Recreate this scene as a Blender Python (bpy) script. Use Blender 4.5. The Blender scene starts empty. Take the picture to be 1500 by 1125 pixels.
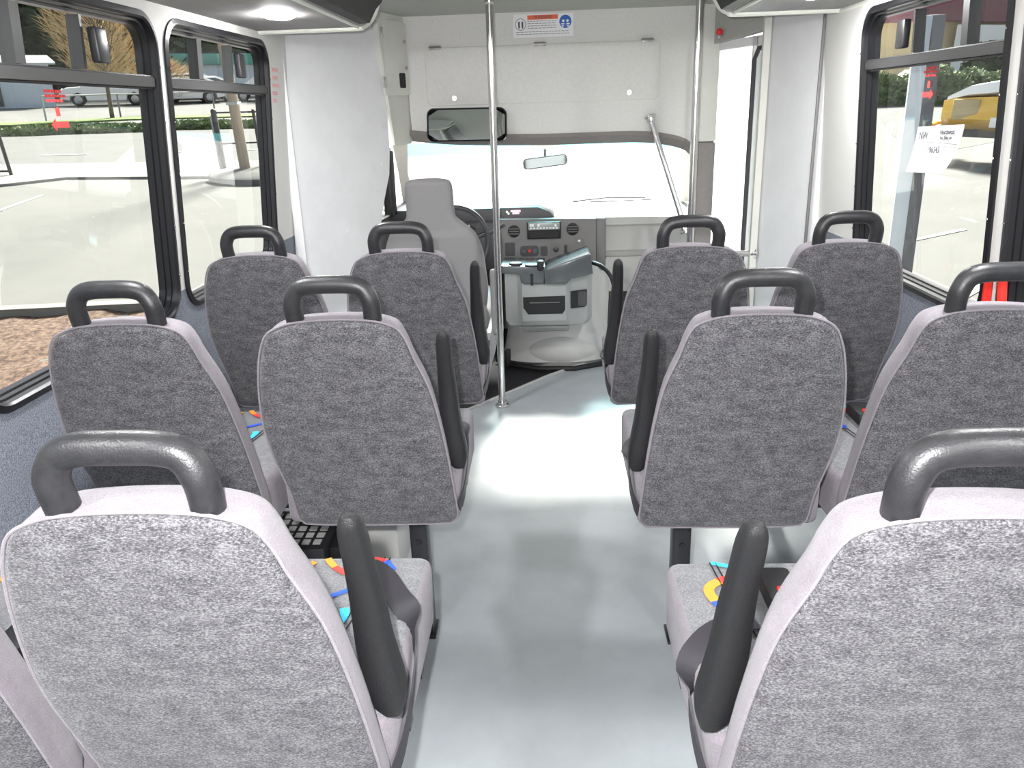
import bpy, bmesh, math, random
from mathutils import Vector, Matrix, noise
random.seed(7)
C = bpy.context.scene.collection
SC = bpy.context.scene
PI = math.pi

# ------------------------------------------------------------------ camera
H0 = 1.38
def cam_axes(p, yw, r):
    f = Vector((math.sin(yw)*math.cos(p), math.cos(yw)*math.cos(p), -math.sin(p)))
    rt = Vector((math.cos(yw), -math.sin(yw), 0)); up = rt.cross(f)
    return rt*math.cos(r)+up*math.sin(r), -rt*math.sin(r)+up*math.cos(r), f
rt, up, fw = cam_axes(.330, -.050, -.033)
cd = bpy.data.cameras.new('camera'); cam = bpy.data.objects.new('camera', cd); C.objects.link(cam)
cd.sensor_width = 36; cd.lens = 36*1167/1500; cd.clip_start = .02; cd.clip_end = 500
m = Matrix((rt, up, -fw)).transposed().to_4x4(); m.translation = Vector((0, 0, H0))
cam.matrix_world = m
SC.camera = cam
# ------------------------------------------------------------------ world, sun, flash, exposure
SUN_EL, SUN_AZ = math.radians(40), math.radians(4)
w = bpy.data.worlds.new('world'); SC.world = w; w.use_nodes = True
nt = w.node_tree; bg = nt.nodes['Background']
sky = nt.nodes.new('ShaderNodeTexSky'); sky.sky_type = 'NISHITA'; sky.sun_disc = False
sky.sun_elevation = SUN_EL; sky.sun_rotation = SUN_AZ; sky.dust_density = 3.0; sky.air_density = 1.0
hs = nt.nodes.new('ShaderNodeHueSaturation'); hs.inputs['Saturation'].default_value = .55
nt.links.new(sky.outputs[0], hs.inputs['Color']); nt.links.new(hs.outputs[0], bg.inputs[0])
bg.inputs[1].default_value = .25
sl = bpy.data.lights.new('sun', 'SUN'); sl.energy = 19; sl.angle = math.radians(13); sl.color = (1, .97, .92)
so = bpy.data.objects.new('sun', sl); C.objects.link(so)
sd = Vector((math.sin(SUN_AZ)*math.cos(SUN_EL), math.cos(SUN_AZ)*math.cos(SUN_EL), math.sin(SUN_EL)))
so.rotation_euler = sd.to_track_quat('Z', 'Y').to_euler()
# the camera's own flash, up and to the left of the lens
fl = bpy.data.lights.new('camera_flash', 'SPOT'); fl.energy = 168; fl.shadow_soft_size = .012
fl.spot_size = math.radians(120); fl.spot_blend = .6; fl.color = (1, .985, 1)
fo = bpy.data.objects.new('camera_flash', fl); C.objects.link(fo)
mf = m.copy(); mf.translation = Vector((0, 0, H0)) - rt*.045 + up*.05; fo.matrix_world = mf
SC.view_settings.view_transform = 'Standard'; SC.view_settings.look = 'None'
SC.view_settings.exposure = 0.0; SC.view_settings.gamma = 1; SC.view_settings.use_curve_mapping = False
SC.cycles.max_bounces = 8; SC.cycles.transparent_max_bounces = 16; SC.cycles.sample_clamp_indirect = 6
SC.cycles.use_denoising = True; SC.cycles.caustics_reflective = False; SC.cycles.caustics_refractive = False

# ------------------------------------------------------------------ materials
def mat(name, col, rough=.5, metal=0, spec=.5, noise_amt=0, nscale=20, bump=0, bscale=200, col2=None, emit=None, stretch=None, sheen=0, detail=3, lo=.35, hi=.65, coord='Object'):
    M_ = bpy.data.materials.new(name); M_.use_nodes = True
    n = M_.node_tree; b = n.nodes['Principled BSDF']
    b.inputs['Base Color'].default_value = (*col, 1); b.inputs['Roughness'].default_value = rough
    b.inputs['Metallic'].default_value = metal; b.inputs['Specular IOR Level'].default_value = spec
    if sheen: b.inputs['Sheen Weight'].default_value = sheen; b.inputs['Sheen Roughness'].default_value = .4
    tc = n.nodes.new('ShaderNodeTexCoord'); mp = n.nodes.new('ShaderNodeMapping')
    n.links.new(tc.outputs[coord], mp.inputs[0])
    if stretch: mp.inputs['Scale'].default_value = stretch
    if noise_amt or col2:
        c2 = col2 or tuple(max(0, c*(1-noise_amt)) for c in col)
        t = n.nodes.new('ShaderNodeTexNoise'); t.inputs['Scale'].default_value = nscale; t.inputs['Detail'].default_value = detail
        t.inputs['Roughness'].default_value = .65
        r = n.nodes.new('ShaderNodeValToRGB'); r.color_ramp.elements[0].position = lo; r.color_ramp.elements[1].position = hi
        r.color_ramp.elements[0].color = (*c2, 1); r.color_ramp.elements[1].color = (*col, 1)
        n.links.new(mp.outputs[0], t.inputs[0]); n.links.new(t.outputs[0], r.inputs[0]); n.links.new(r.outputs[0], b.inputs['Base Color'])
    if bump:
        t2 = n.nodes.new('ShaderNodeTexNoise'); t2.inputs['Scale'].default_value = bscale; t2.inputs['Detail'].default_value = 2
        bp = n.nodes.new('ShaderNodeBump'); bp.inputs['Strength'].default_value = bump; bp.inputs['Distance'].default_value = .002
        n.links.new(mp.outputs[0], t2.inputs[0]); n.links.new(t2.outputs[0], bp.inputs['Height']); n.links.new(bp.outputs[0], b.inputs['Normal'])
    if emit: b.inputs['Emission Color'].default_value = (*emit[:3], 1); b.inputs['Emission Strength'].default_value = emit[3]
    return M_
def glass_mat(name, tint=(.93, .97, .95), refl=.05):
    M_ = bpy.data.materials.new(name); M_.use_nodes = True; n = M_.node_tree
    for x in list(n.nodes): n.nodes.remove(x)
    o = n.nodes.new('ShaderNodeOutputMaterial'); t = n.nodes.new('ShaderNodeBsdfTransparent'); g = n.nodes.new('ShaderNodeBsdfGlossy')
    t.inputs[0].default_value = (*tint, 1); g.inputs['Roughness'].default_value = .02
    f = n.nodes.new('ShaderNodeFresnel'); gg = n.nodes.new('ShaderNodeNewGeometry'); mr_ = n.nodes.new('ShaderNodeMapRange'); mr_.inputs[3].default_value = 1.45; mr_.inputs[4].default_value = 1/1.45
    n.links.new(gg.outputs['Backfacing'], mr_.inputs[0]); n.links.new(mr_.outputs[0], f.inputs[0]); mx = n.nodes.new('ShaderNodeMixShader')
    n.links.new(f.outputs[0], mx.inputs[0]); n.links.new(t.outputs[0], mx.inputs[1]); n.links.new(g.outputs[0], mx.inputs[2])
    n.links.new(mx.outputs[0], o.inputs[0]); return M_
def fabric(name, base, dark, light, s=1.0):
    """heathered tweed: coarse cloudy tone, fine flecks drawn out sideways"""
    M_ = bpy.data.materials.new(name); M_.use_nodes = True; n = M_.node_tree; b = n.nodes['Principled BSDF']
    b.inputs['Roughness'].default_value = .95; b.inputs['Specular IOR Level'].default_value = .1
    b.inputs['Sheen Weight'].default_value = .2; b.inputs['Sheen Roughness'].default_value = .5
    tc = n.nodes.new('ShaderNodeTexCoord'); mp = n.nodes.new('ShaderNodeMapping'); mp.inputs['Scale'].default_value = (.6, 1, 1.2)
    n.links.new(tc.outputs['Object'], mp.inputs[0])
    t1 = n.nodes.new('ShaderNodeTexNoise'); t1.inputs['Scale'].default_value = 480*s; t1.inputs['Detail'].default_value = 2; t1.inputs['Roughness'].default_value = .7
    t2 = n.nodes.new('ShaderNodeTexNoise'); t2.inputs['Scale'].default_value = 45; t2.inputs['Detail'].default_value = 5; t2.inputs['Roughness'].default_value = .7
    ad = n.nodes.new('ShaderNodeMath'); ad.operation = 'MULTIPLY_ADD'; ad.inputs[1].default_value = .70
    m2 = n.nodes.new('ShaderNodeMath'); m2.operation = 'MULTIPLY'; m2.inputs[1].default_value = .30
    r = n.nodes.new('ShaderNodeValToRGB'); e = r.color_ramp.elements
    e[0].position = .38; e[0].color = (*dark, 1); e[1].position = .62; e[1].color = (*light, 1)
    k = e.new(.5); k.color = (*base, 1)
    for t in (t1, t2): n.links.new(mp.outputs[0], t.inputs[0])
    n.links.new(t2.outputs[0], m2.inputs[0]); n.links.new(t1.outputs[0], ad.inputs[0]); n.links.new(m2.outputs[0], ad.inputs[2])
    n.links.new(ad.outputs[0], r.inputs[0]); n.links.new(r.outputs[0], b.inputs['Base Color'])
    bp = n.nodes.new('ShaderNodeBump'); bp.inputs['Strength'].default_value = .5; bp.inputs['Distance'].default_value = .0015
    n.links.new(t1.outputs[0], bp.inputs['Height']); n.links.new(bp.outputs[0], b.inputs['Normal'])
    return M_
M = {}
M['panel_fab'] = fabric('dark_heather_fabric', (.086, .083, .090), (.03, .03, .034), (.18, .18, .185))
M['side_fab'] = fabric('mauve_velour', (.205, .185, .205), (.17, .152, .17), (.25, .228, .25), 1.4)
M['cushion_fab'] = fabric('grey_cushion_fabric', (.17, .172, .18), (.11, .112, .12), (.25, .252, .26))
M['driver_fab'] = mat('driver_seat_fabric', (.27, .26, .262), .9, noise_amt=.1, nscale=300, spec=.1, sheen=.2)
M['handle'] = mat('black_moulded_plastic', (.024, .024, .026), .40, noise_amt=.3, nscale=60, bump=.25, bscale=400)
M['arm'] = mat('black_armrest_urethane', (.012, .012, .013), .5, bump=.6, bscale=700)
M['steel_black'] = mat('black_painted_steel', (.015, .015, .017), .35)
M['rubber'] = mat('black_window_rubber', (.008, .008, .010), .32)
M['alu'] = mat('dark_window_aluminium', (.012, .012, .014), .3, metal=0)
M['rail'] = mat('window_rail_bronze', (.03, .03, .03), .4)
M['strap'] = mat('black_webbing', (.03, .028, .034), .45, bump=.3, bscale=900)
M['red'] = mat('red_plastic', (.75, .03, .02), .35)
M['orange'] = mat('orange_weave', (.85, .30, .04), .9); M['redw'] = mat('red_weave', (.75, .06, .05), .9)
M['blue'] = mat('blue_weave', (.03, .10, .65), .9); M['cyan'] = mat('cyan_weave', (.05, .50, .75), .9); M['linew'] = mat('black_line_weave', (.01, .01, .012), .9)
M['yellow_w'] = mat('yellow_weave', (.9, .55, .05), .9)
M['chrome'] = mat('brushed_stainless', (.72, .70, .69), .22, metal=1, noise_amt=.08, nscale=30)
M['panel'] = mat('light_grey_panel', (.74, .74, .745), .55, noise_amt=.05, nscale=8, bump=.1, bscale=300)
M['cream'] = mat('cream_moulding', (.70, .70, .64), .5, noise_amt=.04, nscale=10)
M['bulk'] = mat('grey_fabric_panel', (.75, .74, .71), .9, noise_amt=.07, nscale=90, bump=.3, bscale=500)
M['ceil'] = mat('ceiling_lining', (.47, .47, .44), .9, noise_amt=.08, nscale=80)
M['cove'] = mat('cove_vinyl', (.36, .355, .35), .6, noise_amt=.1, nscale=8, stretch=(3, .5, 1))
M['trimw'] = mat('white_trim_extrusion', (.72, .74, .66), .3)
M['brown'] = mat('taupe_header_trim', (.26, .235, .225), .7, noise_amt=.08, nscale=40)
M['floor'] = mat('grey_vinyl_floor', (.43, .465, .48), .36, noise_amt=.16, nscale=3.0, bump=.15, bscale=420, detail=8, spec=.5)
M['mat_black'] = mat('black_rubber_mat', (.02, .02, .022), .6, bump=.3, bscale=60)
M['dash'] = mat('grey_dash_plastic', (.165, .16, .155), .5, bump=.15, bscale=600)
M['dash_dark'] = mat('charcoal_dash_plastic', (.05, .05, .055), .45, bump=.15, bscale=600)
M['dash_light'] = mat('light_dash_plastic', (.46, .46, .44), .6, bump=.15, bscale=500)
M['tray'] = mat('blue_grey_tray_plastic', (.085, .095, .10), .25)
M['bin'] = mat('console_bin_plastic', (.34, .35, .345), .5)
M['engine'] = mat('engine_cover_plastic', (.52, .52, .50), .45)
M['black'] = mat('matt_black', (.006, .006, .007), .6)
M['mirror'] = mat('mirror_glass', (.88, .95, .92), .04, metal=1)
M['white'] = mat('white_print', (.85, .85, .85), .5)
M['ink'] = mat('grey_ink', (.13, .13, .15), .6); M['inkdark'] = mat('dark_ink', (.05, .05, .06), .6)
M['signblue'] = mat('sign_blue', (.01, .12, .50), .5); M['signorange'] = mat('sign_orange', (.75, .12, .03), .5)
M['decalred'] = mat('decal_red', (.80, .05, .05), .5)
M['pinkink'] = mat('faded_red_ink', (.62, .33, .33), .6)
M['glass'] = glass_mat('side_glass', (.90, .94, .90))
M['wsglass'] = glass_mat('windscreen_glass', (.95, .98, .97))
M['teal'] = glass_mat('windscreen_shade_band', (.14, .54, .62))
M['lamp'] = mat('lit_fill_lens', (.9, .9, .9), .4, emit=(1, 1, 1, 300))
M['display'] = mat('lit_display', (.9, .3, .4), .4, emit=(1, .45, .55, 2.5)); M['displayg'] = mat('lit_indicator', (.6, .9, .6), .4, emit=(.6, 1, .6, 1.5))
M['lcd'] = mat('radio_face', (.30, .34, .31), .3)
# outdoors
M['asphalt'] = mat('worn_asphalt', (.155, .151, .138), .9, noise_amt=.22, nscale=.5, detail=10, bump=.6, bscale=14, coord='Object', lo=.3, hi=.7)
M['road'] = mat('road_asphalt', (.12, .12, .112), .9, noise_amt=.15, nscale=1.2, detail=8)
M['concrete'] = mat('pale_concrete', (.225, .22, .20), .8, noise_amt=.08, nscale=2)
M['glare_apron'] = mat('white_glare_apron', (.82, .81, .78), .5, noise_amt=.05, nscale=2)  # whitened so the ground ahead blows out like glare
M['paint'] = mat('white_road_paint', (.28, .28, .27), .7)
M['mulch'] = mat('bark_mulch', (.19, .12, .08), .95, col2=(.05, .022, .012), nscale=22, detail=8, lo=.4, hi=.62, bump=1, bscale=40)
M['grass'] = mat('grass', (.22, .30, .08), .95, col2=(.09, .15, .03), nscale=5)
M['leaf'] = mat('hedge_leaves', (.24, .31, .13), .8, col2=(.09, .13, .05), nscale=3, spec=.2)
M['conifer'] = mat('conifer_needles', (.07, .10, .045), .9, col2=(.025, .04, .02), nscale=1.2, spec=.1)
M['twig'] = mat('tan_twigs', (.60, .46, .27), .9, noise_amt=.3, nscale=3, spec=.1)
M['bark'] = mat('bark', (.16, .12, .09), .95, noise_amt=.4, nscale=8)
M['polebrown'] = mat('weathered_pole', (.36, .28, .20), .9, noise_amt=.25, nscale=6, stretch=(6, 6, .4))
M['galv'] = mat('galvanised_steel', (.42, .44, .47), .5, metal=.4)
M['carwhite'] = mat('white_car_paint', (.85, .85, .85), .25)
M['carglass'] = mat('car_window_dark', (.03, .04, .05), .1)
M['tyre'] = mat('tyre', (.02, .02, .02), .8); M['hub'] = mat('wheel_hub', (.45, .45, .46), .35, metal=.6)
M['bluewall'] = mat('pale_blue_siding', (.62, .70, .78), .7, noise_amt=.12, nscale=1.5, stretch=(12, 12, .2))
M['roofgrey'] = mat('grey_roof', (.55, .56, .58), .7); M['tanwall'] = mat('tan_wall', (.52, .42, .25), .8, noise_amt=.1, nscale=2)
M['maroon'] = mat('maroon_fascia', (.20, .08, .10), .7, noise_amt=.1, nscale=2)
M['greenveh'] = mat('green_canopy', (.10, .32, .26), .6); M['boatyellow'] = mat('yellow_gelcoat', (.80, .50, .10), .3)
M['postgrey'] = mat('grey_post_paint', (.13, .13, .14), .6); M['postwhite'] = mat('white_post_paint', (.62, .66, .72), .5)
M['flag'] = mat('red_flag', (.6, .06, .05), .8); M['mudguardgrey'] = mat('green_grey_paint', (.16, .19, .17), .4)  # green-grey is the trailer mudguard's own paint
# wall: light panel above the rail, grey-blue carpet below
def wall_mat():
    M_ = bpy.data.materials.new('side_wall_lining'); M_.use_nodes = True; n = M_.node_tree; b = n.nodes['Principled BSDF']
    b.inputs['Roughness'].default_value = .8
    g = n.nodes.new('ShaderNodeNewGeometry'); s = n.nodes.new('ShaderNodeSeparateXYZ'); c = n.nodes.new('ShaderNodeMath'); c.operation = 'GREATER_THAN'
    c.inputs[1].default_value = .875
    t = n.nodes.new('ShaderNodeTexNoise'); t.inputs['Scale'].default_value = 350; t.inputs['Detail'].default_value = 3
    r = n.nodes.new('ShaderNodeValToRGB'); r.color_ramp.elements[0].color = (.10, .115, .14, 1); r.color_ramp.elements[1].color = (.26, .28, .33, 1)
    r.color_ramp.elements[0].position = .38; r.color_ramp.elements[1].position = .62
    mx = n.nodes.new('ShaderNodeMix'); mx.data_type = 'RGBA'; mx.inputs[7].default_value = (.64, .63, .60, 1)
    n.links.new(g.outputs['Position'], s.inputs[0]); n.links.new(s.outputs[2], c.inputs[0]); n.links.new(g.outputs['Position'], t.inputs[0])
    n.links.new(t.outputs[0], r.inputs[0]); n.links.new(c.outputs[0], mx.inputs[0]); n.links.new(r.outputs[0], mx.inputs[6]); n.links.new(mx.outputs[2], b.inputs['Base Color'])
    return M_
M['wall'] = wall_mat()
M['carpet'] = mat('grey_blue_carpet', (.24, .26, .31), .95, col2=(.10, .115, .14), nscale=350)

# ------------------------------------------------------------------ mesh helpers
class MB:
    def __init__(s): s.bm = bmesh.new()
    def faces_mat(s, fs, mi):
        for f in fs: f.material_index = mi
    def box(s, x0, x1, y0, y1, z0, z1, bev=0, mi=0, mtx=None, seg=2):
        r = bmesh.ops.create_cube(s.bm, size=1); vs = r['verts']
        for v in vs: v.co = Vector(((x0+x1)/2+v.co.x*(x1-x0), (y0+y1)/2+v.co.y*(y1-y0), (z0+z1)/2+v.co.z*(z1-z0)))
        fs = list({f for v in vs for f in v.link_faces})
        if bev:
            es = list({e for v in vs for e in v.link_edges})
            rr = bmesh.ops.bevel(s.bm, geom=es, offset=bev, segments=seg, affect='EDGES', profile=.5)
            fs = list({f for v in rr['verts'] for f in v.link_faces}); vs = rr['verts']
            allv = set(vs)
            for f in fs: allv |= set(f.verts)
            vs = list(allv); fs = list({f for v in vs for f in v.link_faces})
        s.faces_mat(fs, mi)
        if mtx: bmesh.ops.transform(s.bm, matrix=mtx, verts=list(vs))
        return s
    def rings(s, rings, closed=True, cap0=True, cap1=True, mi=0):
        R_ = [[s.bm.verts.new(p) for p in r] for r in rings]
        n = len(R_[0])
        for a, b in zip(R_, R_[1:]):
            for i in range(n if closed else n-1):
                j = (i+1) % n
                try: s.bm.faces.new((a[i], a[j], b[j], b[i])).material_index = mi
                except ValueError: pass
        for c, r in ((cap0, R_[0]), (cap1, R_[-1])):
            if c:
                try: s.bm.faces.new(r).material_index = mi
                except ValueError: pass
        return R_
    def tube(s, pts, r, n=12, mi=0, cap=True, closed=False):
        pts = [Vector(p) for p in pts]; rr = r if isinstance(r, (list, tuple)) else [r]*len(pts)
        out = []; prev = None
        L = len(pts)
        for i, p in enumerate(pts):
            if closed: t = (pts[(i+1) % L]-pts[i-1])
            else: t = (pts[min(i+1, L-1)]-pts[max(i-1, 0)])
            t.normalize()
            if prev is None:
                a = Vector((0, 0, 1)) if abs(t.z) < .9 else Vector((1, 0, 0)); u = t.cross(a).normalized()
            else: u = (prev - t*prev.dot(t)).normalized()
            v = t.cross(u); prev = u
            out.append([p+(u*math.cos(2*PI*k/n)+v*math.sin(2*PI*k/n))*rr[i] for k in range(n)])
        if closed: out.append(out[0]); s.rings(out, cap0=False, cap1=False, mi=mi); bmesh.ops.remove_doubles(s.bm, verts=s.bm.verts, dist=1e-6)
        else: s.rings(out, cap0=cap, cap1=cap, mi=mi)
        return s
    def ribbon(s, pts, wdir, wd0, th=.002, mi=0):
        """flat strap through pts, its width along wdir (one vector or one per point)"""
        pts = [Vector(p) for p in pts]; L = len(pts); out = []
        for i, p in enumerate(pts):
            wd = wd0[i] if isinstance(wd0, (list, tuple)) else wd0
            t = (pts[min(i+1, L-1)]-pts[max(i-1, 0)]).normalized()
            wv = Vector(wdir[i] if isinstance(wdir[0], (list, tuple, Vector)) else wdir); wv = (wv-t*wv.dot(t)).normalized(); nn = t.cross(wv)
            out.append([p-wv*wd/2-nn*th/2, p+wv*wd/2-nn*th/2, p+wv*wd/2+nn*th/2, p-wv*wd/2+nn*th/2])
        s.rings(out, mi=mi); return s
    def prism(s, poly, a, d, mi=0, axis='y', bev=0):
        """poly 2D; axis y: poly=(x,z) extruded from y=a to a+d; x: (y,z); z: (x,y)"""
        f = {'y': lambda p, t: (p[0], t, p[1]), 'x': lambda p, t: (t, p[0], p[1]), 'z': lambda p, t: (p[0], p[1], t)}[axis]
        if bev:
            b = bev*(1 if d > 0 else -1)
            s.rings([[f(q, a) for q in inset(poly, bev)], [f(q, a+b*.3) for q in inset(poly, bev*.3)], [f(q, a+b) for q in poly],
                     [f(q, a+d-b) for q in poly], [f(q, a+d-b*.3) for q in inset(poly, bev*.3)], [f(q, a+d) for q in inset(poly, bev)]], mi=mi)
        else: s.rings([[f(p, a) for p in poly], [f(p, a+d) for p in poly]], mi=mi)
        return s
    def disc(s, c, nrm, r, h, n=24, mi=0):
        c = Vector(c); nrm = Vector(nrm).normalized(); a = Vector((0, 0, 1)) if abs(nrm.z) < .9 else Vector((1, 0, 0)); u = nrm.cross(a).normalized(); v = nrm.cross(u)
        rg = lambda rad, t: [c+nrm*t+(u*math.cos(2*PI*k/n)+v*math.sin(2*PI*k/n))*rad for k in range(n)]
        s.rings([rg(r, 0), rg(r, h*.7), rg(r*.9, h)], mi=mi); return s
    def ball(s, c, rx, ry, rz, mi=0, seg=16):
        r = bmesh.ops.create_uvsphere(s.bm, u_segments=seg, v_segments=seg//2+2, radius=1)
        for v in r['verts']: v.co = Vector((c[0]+v.co.x*rx, c[1]+v.co.y*ry, c[2]+v.co.z*rz))
        s.faces_mat({f for v in r['verts'] for f in v.link_faces}, mi); return s
    def xf(s, mtx): bmesh.ops.transform(s.bm, matrix=mtx, verts=s.bm.verts); return s
    def build(s, name, mats, parent=None, smooth=True, ang=35, label=None):
        me = bpy.data.meshes.new(name); bmesh.ops.recalc_face_normals(s.bm, faces=s.bm.faces); s.bm.to_mesh(me); s.bm.free()
        for q in (mats if isinstance(mats, (list, tuple)) else [mats]): me.materials.append(M[q] if isinstance(q, str) else q)
        if smooth:
            for p in me.polygons: p.use_smooth = True
            me.set_sharp_from_angle(angle=math.radians(ang))
        o = bpy.data.objects.new(name, me); C.objects.link(o)
        if parent: o.parent = parent
        if label: o['label'] = label
        return o
def inset(poly, d):
    n = len(poly); area = sum(poly[i][0]*poly[(i+1) % n][1]-poly[(i+1) % n][0]*poly[i][1] for i in range(n)); sg = 1 if area > 0 else -1
    out = []
    for i in range(n):
        p0, p1, p2 = Vector(poly[i-1][:2]), Vector(poly[i][:2]), Vector(poly[(i+1) % n][:2])
        e1 = (p1-p0); e2 = (p2-p1)
        e1 = e1.normalized() if e1.length > 1e-9 else e2.normalized(); e2 = e2.normalized() if e2.length > 1e-9 else e1
        n1 = Vector((-e1.y, e1.x))*sg; n2 = Vector((-e2.y, e2.x))*sg; nn = n1+n2
        nn = nn/max(nn.length, 1e-6); k = 1/max(.5, nn.dot(n1)); q = p1+nn*d*k; out.append((q.x, q.y))
    return out
def rrect(x0, x1, z0, z1, r, n=6):
    out = []
    for cx, cz, a in ((x1-r, z0+r, -90), (x1-r, z1-r, 0), (x0+r, z1-r, 90), (x0+r, z0+r, 180)):
        for k in range(n+1):
            t = math.radians(a+90*k/n); out.append((cx+r*math.cos(t), cz+r*math.sin(t)))
    return out
def catmull(pts, k=5, closed=False):
    P_ = [Vector(p) for p in pts]; n = len(P_); out = []
    for i in range(n if closed else n-1):
        a = P_[i-1] if (closed or i > 0) else P_[0]; b = P_[i]; c = P_[(i+1) % n]; d = P_[(i+2) % n] if (closed or i+2 < n) else P_[-1]
        for j in range(k):
            t = j/k; out.append(.5*((2*b)+(c-a)*t+(2*a-5*b+4*c-d)*t*t+(3*b-a-3*c+d)*t**3))
    if not closed: out.append(P_[-1])
    return out
def empty(name, loc, rz=0, label=None, cat=None, group=None, kind=None):
    o = bpy.data.objects.new(name, None); C.objects.link(o); o.location = loc; o.rotation_euler = (0, 0, rz); o.empty_display_size = .1
    return tag(o, label, cat, group, kind)
def tag(o, label=None, cat=None, group=None, kind=None):
    for k, v in (('label', label), ('category', cat), ('group', group), ('kind', kind)):
        if v: o[k] = v
    return o
def dup(root, loc, rz=None, label=None, group=None):
    r = root.copy(); C.objects.link(r); r.location = loc
    if rz is not None: r.rotation_euler = (0, 0, rz)
    if label: r['label'] = label
    if group: r['group'] = group
    for ch in list(root.children):
        c = ch.copy(); C.objects.link(c); c.parent = r
        for g in list(ch.children):
            d = g.copy(); C.objects.link(d); d.parent = c
    return r
def text(s_, size, mtx, name, m_, parent, ext=.0005):
    cu = bpy.data.curves.new('t', 'FONT'); cu.body = s_; cu.size = size; cu.extrude = ext; cu.align_x = 'CENTER'; cu.align_y = 'CENTER'; cu.resolution_u = 2
    to = bpy.data.objects.new('t', cu); C.objects.link(to)
    me = bpy.data.meshes.new_from_object(to.evaluated_get(bpy.context.evaluated_depsgraph_get()))
    bpy.data.objects.remove(to); me.transform(mtx); me.materials.clear(); me.materials.append(M[m_])
    o = bpy.data.objects.new(name, me); C.objects.link(o); o.parent = parent; return o
FACE = Matrix(((1, 0, 0, 0), (0, 0, 1, 0), (0, 1, 0, 0), (0, 0, 0, 1)))  # text in xz plane seen from -y
def face_text(x, y, z, tilt=0): return Matrix.Translation((x, y, z)) @ Matrix.Rotation(PI/2, 4, 'X') @ Matrix.Rotation(tilt, 4, 'Z')

# ================================================================== BUS SHELL
XL, XR = -1.16, 1.15
def wxL(z): return XL + .075*(z-.84) if z > .75 else XL + .075*(.75-.84)
def wxR(z): return XR - .06*(z-.84) if z > .75 else XR - .06*(.75-.84)
WINL = [(-.42, .47), (.52, 1.43), (1.47, 2.42), (2.462, 3.39)]
WINR = [(-.35, .95), (1.0, 2.045), (2.10, 3.05)]
WZ0, WZ1, WR = .80, 1.672, .085
def side_wall(name, fx, wins, yend, out):
    bm = bmesh.new()
    def loop(pts):
        vs = [bm.verts.new((0, a, b)) for a, b in pts]; return [bm.edges.new((vs[i], vs[(i+1) % len(vs)])) for i in range(len(vs))]
    es = loop([(-.9, .60), (yend, .60), (yend, 1.86), (-.9, 1.86)])
    for a, b in wins: es += loop(rrect(a+.012, b-.012, WZ0+.012, WZ1-.012, WR))
    bmesh.ops.triangle_fill(bm, use_beauty=True, edges=es)
    for v in bm.verts: v.co.x = fx(v.co.z)
    r = bmesh.ops.create_cube(bm, size=1)
    x = fx(.5)
    for v in r['verts']: v.co = Vector((x+out*(.02+v.co.x*.04), (-.9+yend)/2+v.co.y*(yend+.9), .2975+v.co.z*.605))
    me = bpy.data.meshes.new(name); bm.to_mesh(me); bm.free(); me.materials.append(M['wall'])
    o = bpy.data.objects.new(name, me); C.objects.link(o); o['kind'] = 'structure'; return o
side_wall('wall_left', wxL, WINL, 3.62, -1)
side_wall('wall_right', wxR, WINR, 3.45, 1)
# outer skins (the bus body seen from outside through its own windows' reveals)
def skin(name, fx, wins, yend, out):
    bm = bmesh.new()
    def loop(pts):
        vs = [bm.verts.new((0, a, b)) for a, b in pts]; return [bm.edges.new((vs[i], vs[(i+1) % len(vs)])) for i in range(len(vs))]
    es = loop([(-.95, -.35), (yend, -.35), (yend, 1.95), (-.95, 1.95)])
    for a, b in wins: es += loop(rrect(a+.006, b-.006, WZ0+.01, WZ1-.01, WR))
    bmesh.ops.triangle_fill(bm, use_beauty=True, edges=es)
    for v in bm.verts: v.co.x = fx(v.co.z)+out*.052
    me = bpy.data.meshes.new(name); bm.to_mesh(me); bm.free(); me.materials.append(M['carwhite'])
    o = bpy.data.objects.new(name, me); C.objects.link(o); o['kind'] = 'structure'
skin('trim_1', wxL, WINL, 4.1, -1); skin('trim_2', wxR, WINR, 3.7, 1)
# floor, with the cab floor's diagonal joint
b = MB(); b.prism([(-1.17, -.9), (1.16, -.9), (1.16, 3.72), (.62, 3.95), (.47, 4.5), (.33, 4.50), (-.02, 4.13), (-.22, 3.87), (-.55, 3.45), (-1.17, 3.45)], -.04, .04, axis='z')
tag(b.build('floor', 'floor', smooth=False), kind='structure')
b = MB(); b.prism([(-1.17, 3.45), (-.55, 3.45), (-.22, 3.87), (-.02, 4.13), (.33, 4.50), (.47, 4.5), (.9, 4.5), (.9, 5.2), (-.95, 5.2), (-1.17, 4.4)], -.05, .042, axis='z')
tag(b.build('floor_cab', 'mat_black', smooth=False), kind='structure')
b = MB(); b.tube([(-.55, 3.45, .003), (-.22, 3.87, .003), (-.02, 4.13, .003), (.33, 4.50, .003)], .008, 6)
tag(b.build('trim_3', 'dash_light'), kind='structure')
# ceiling + roof
b = MB(); b.box(-1.15, 1.15, -.9, 4.32, 1.838, 1.88); tag(b.build('ceiling', 'ceil', smooth=False), kind='structure')
b = MB(); b.box(-1.2, 1.2, -.95, 4.45, 1.90, 1.96); tag(b.build('ceiling_roof', 'carwhite', smooth=False), kind='structure')
# rear wall
b = MB(); b.box(-1.17, 1.17, -.95, -.9, 0, 1.86); tag(b.build('wall_rear', 'panel', smooth=False), kind='structure')
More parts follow.
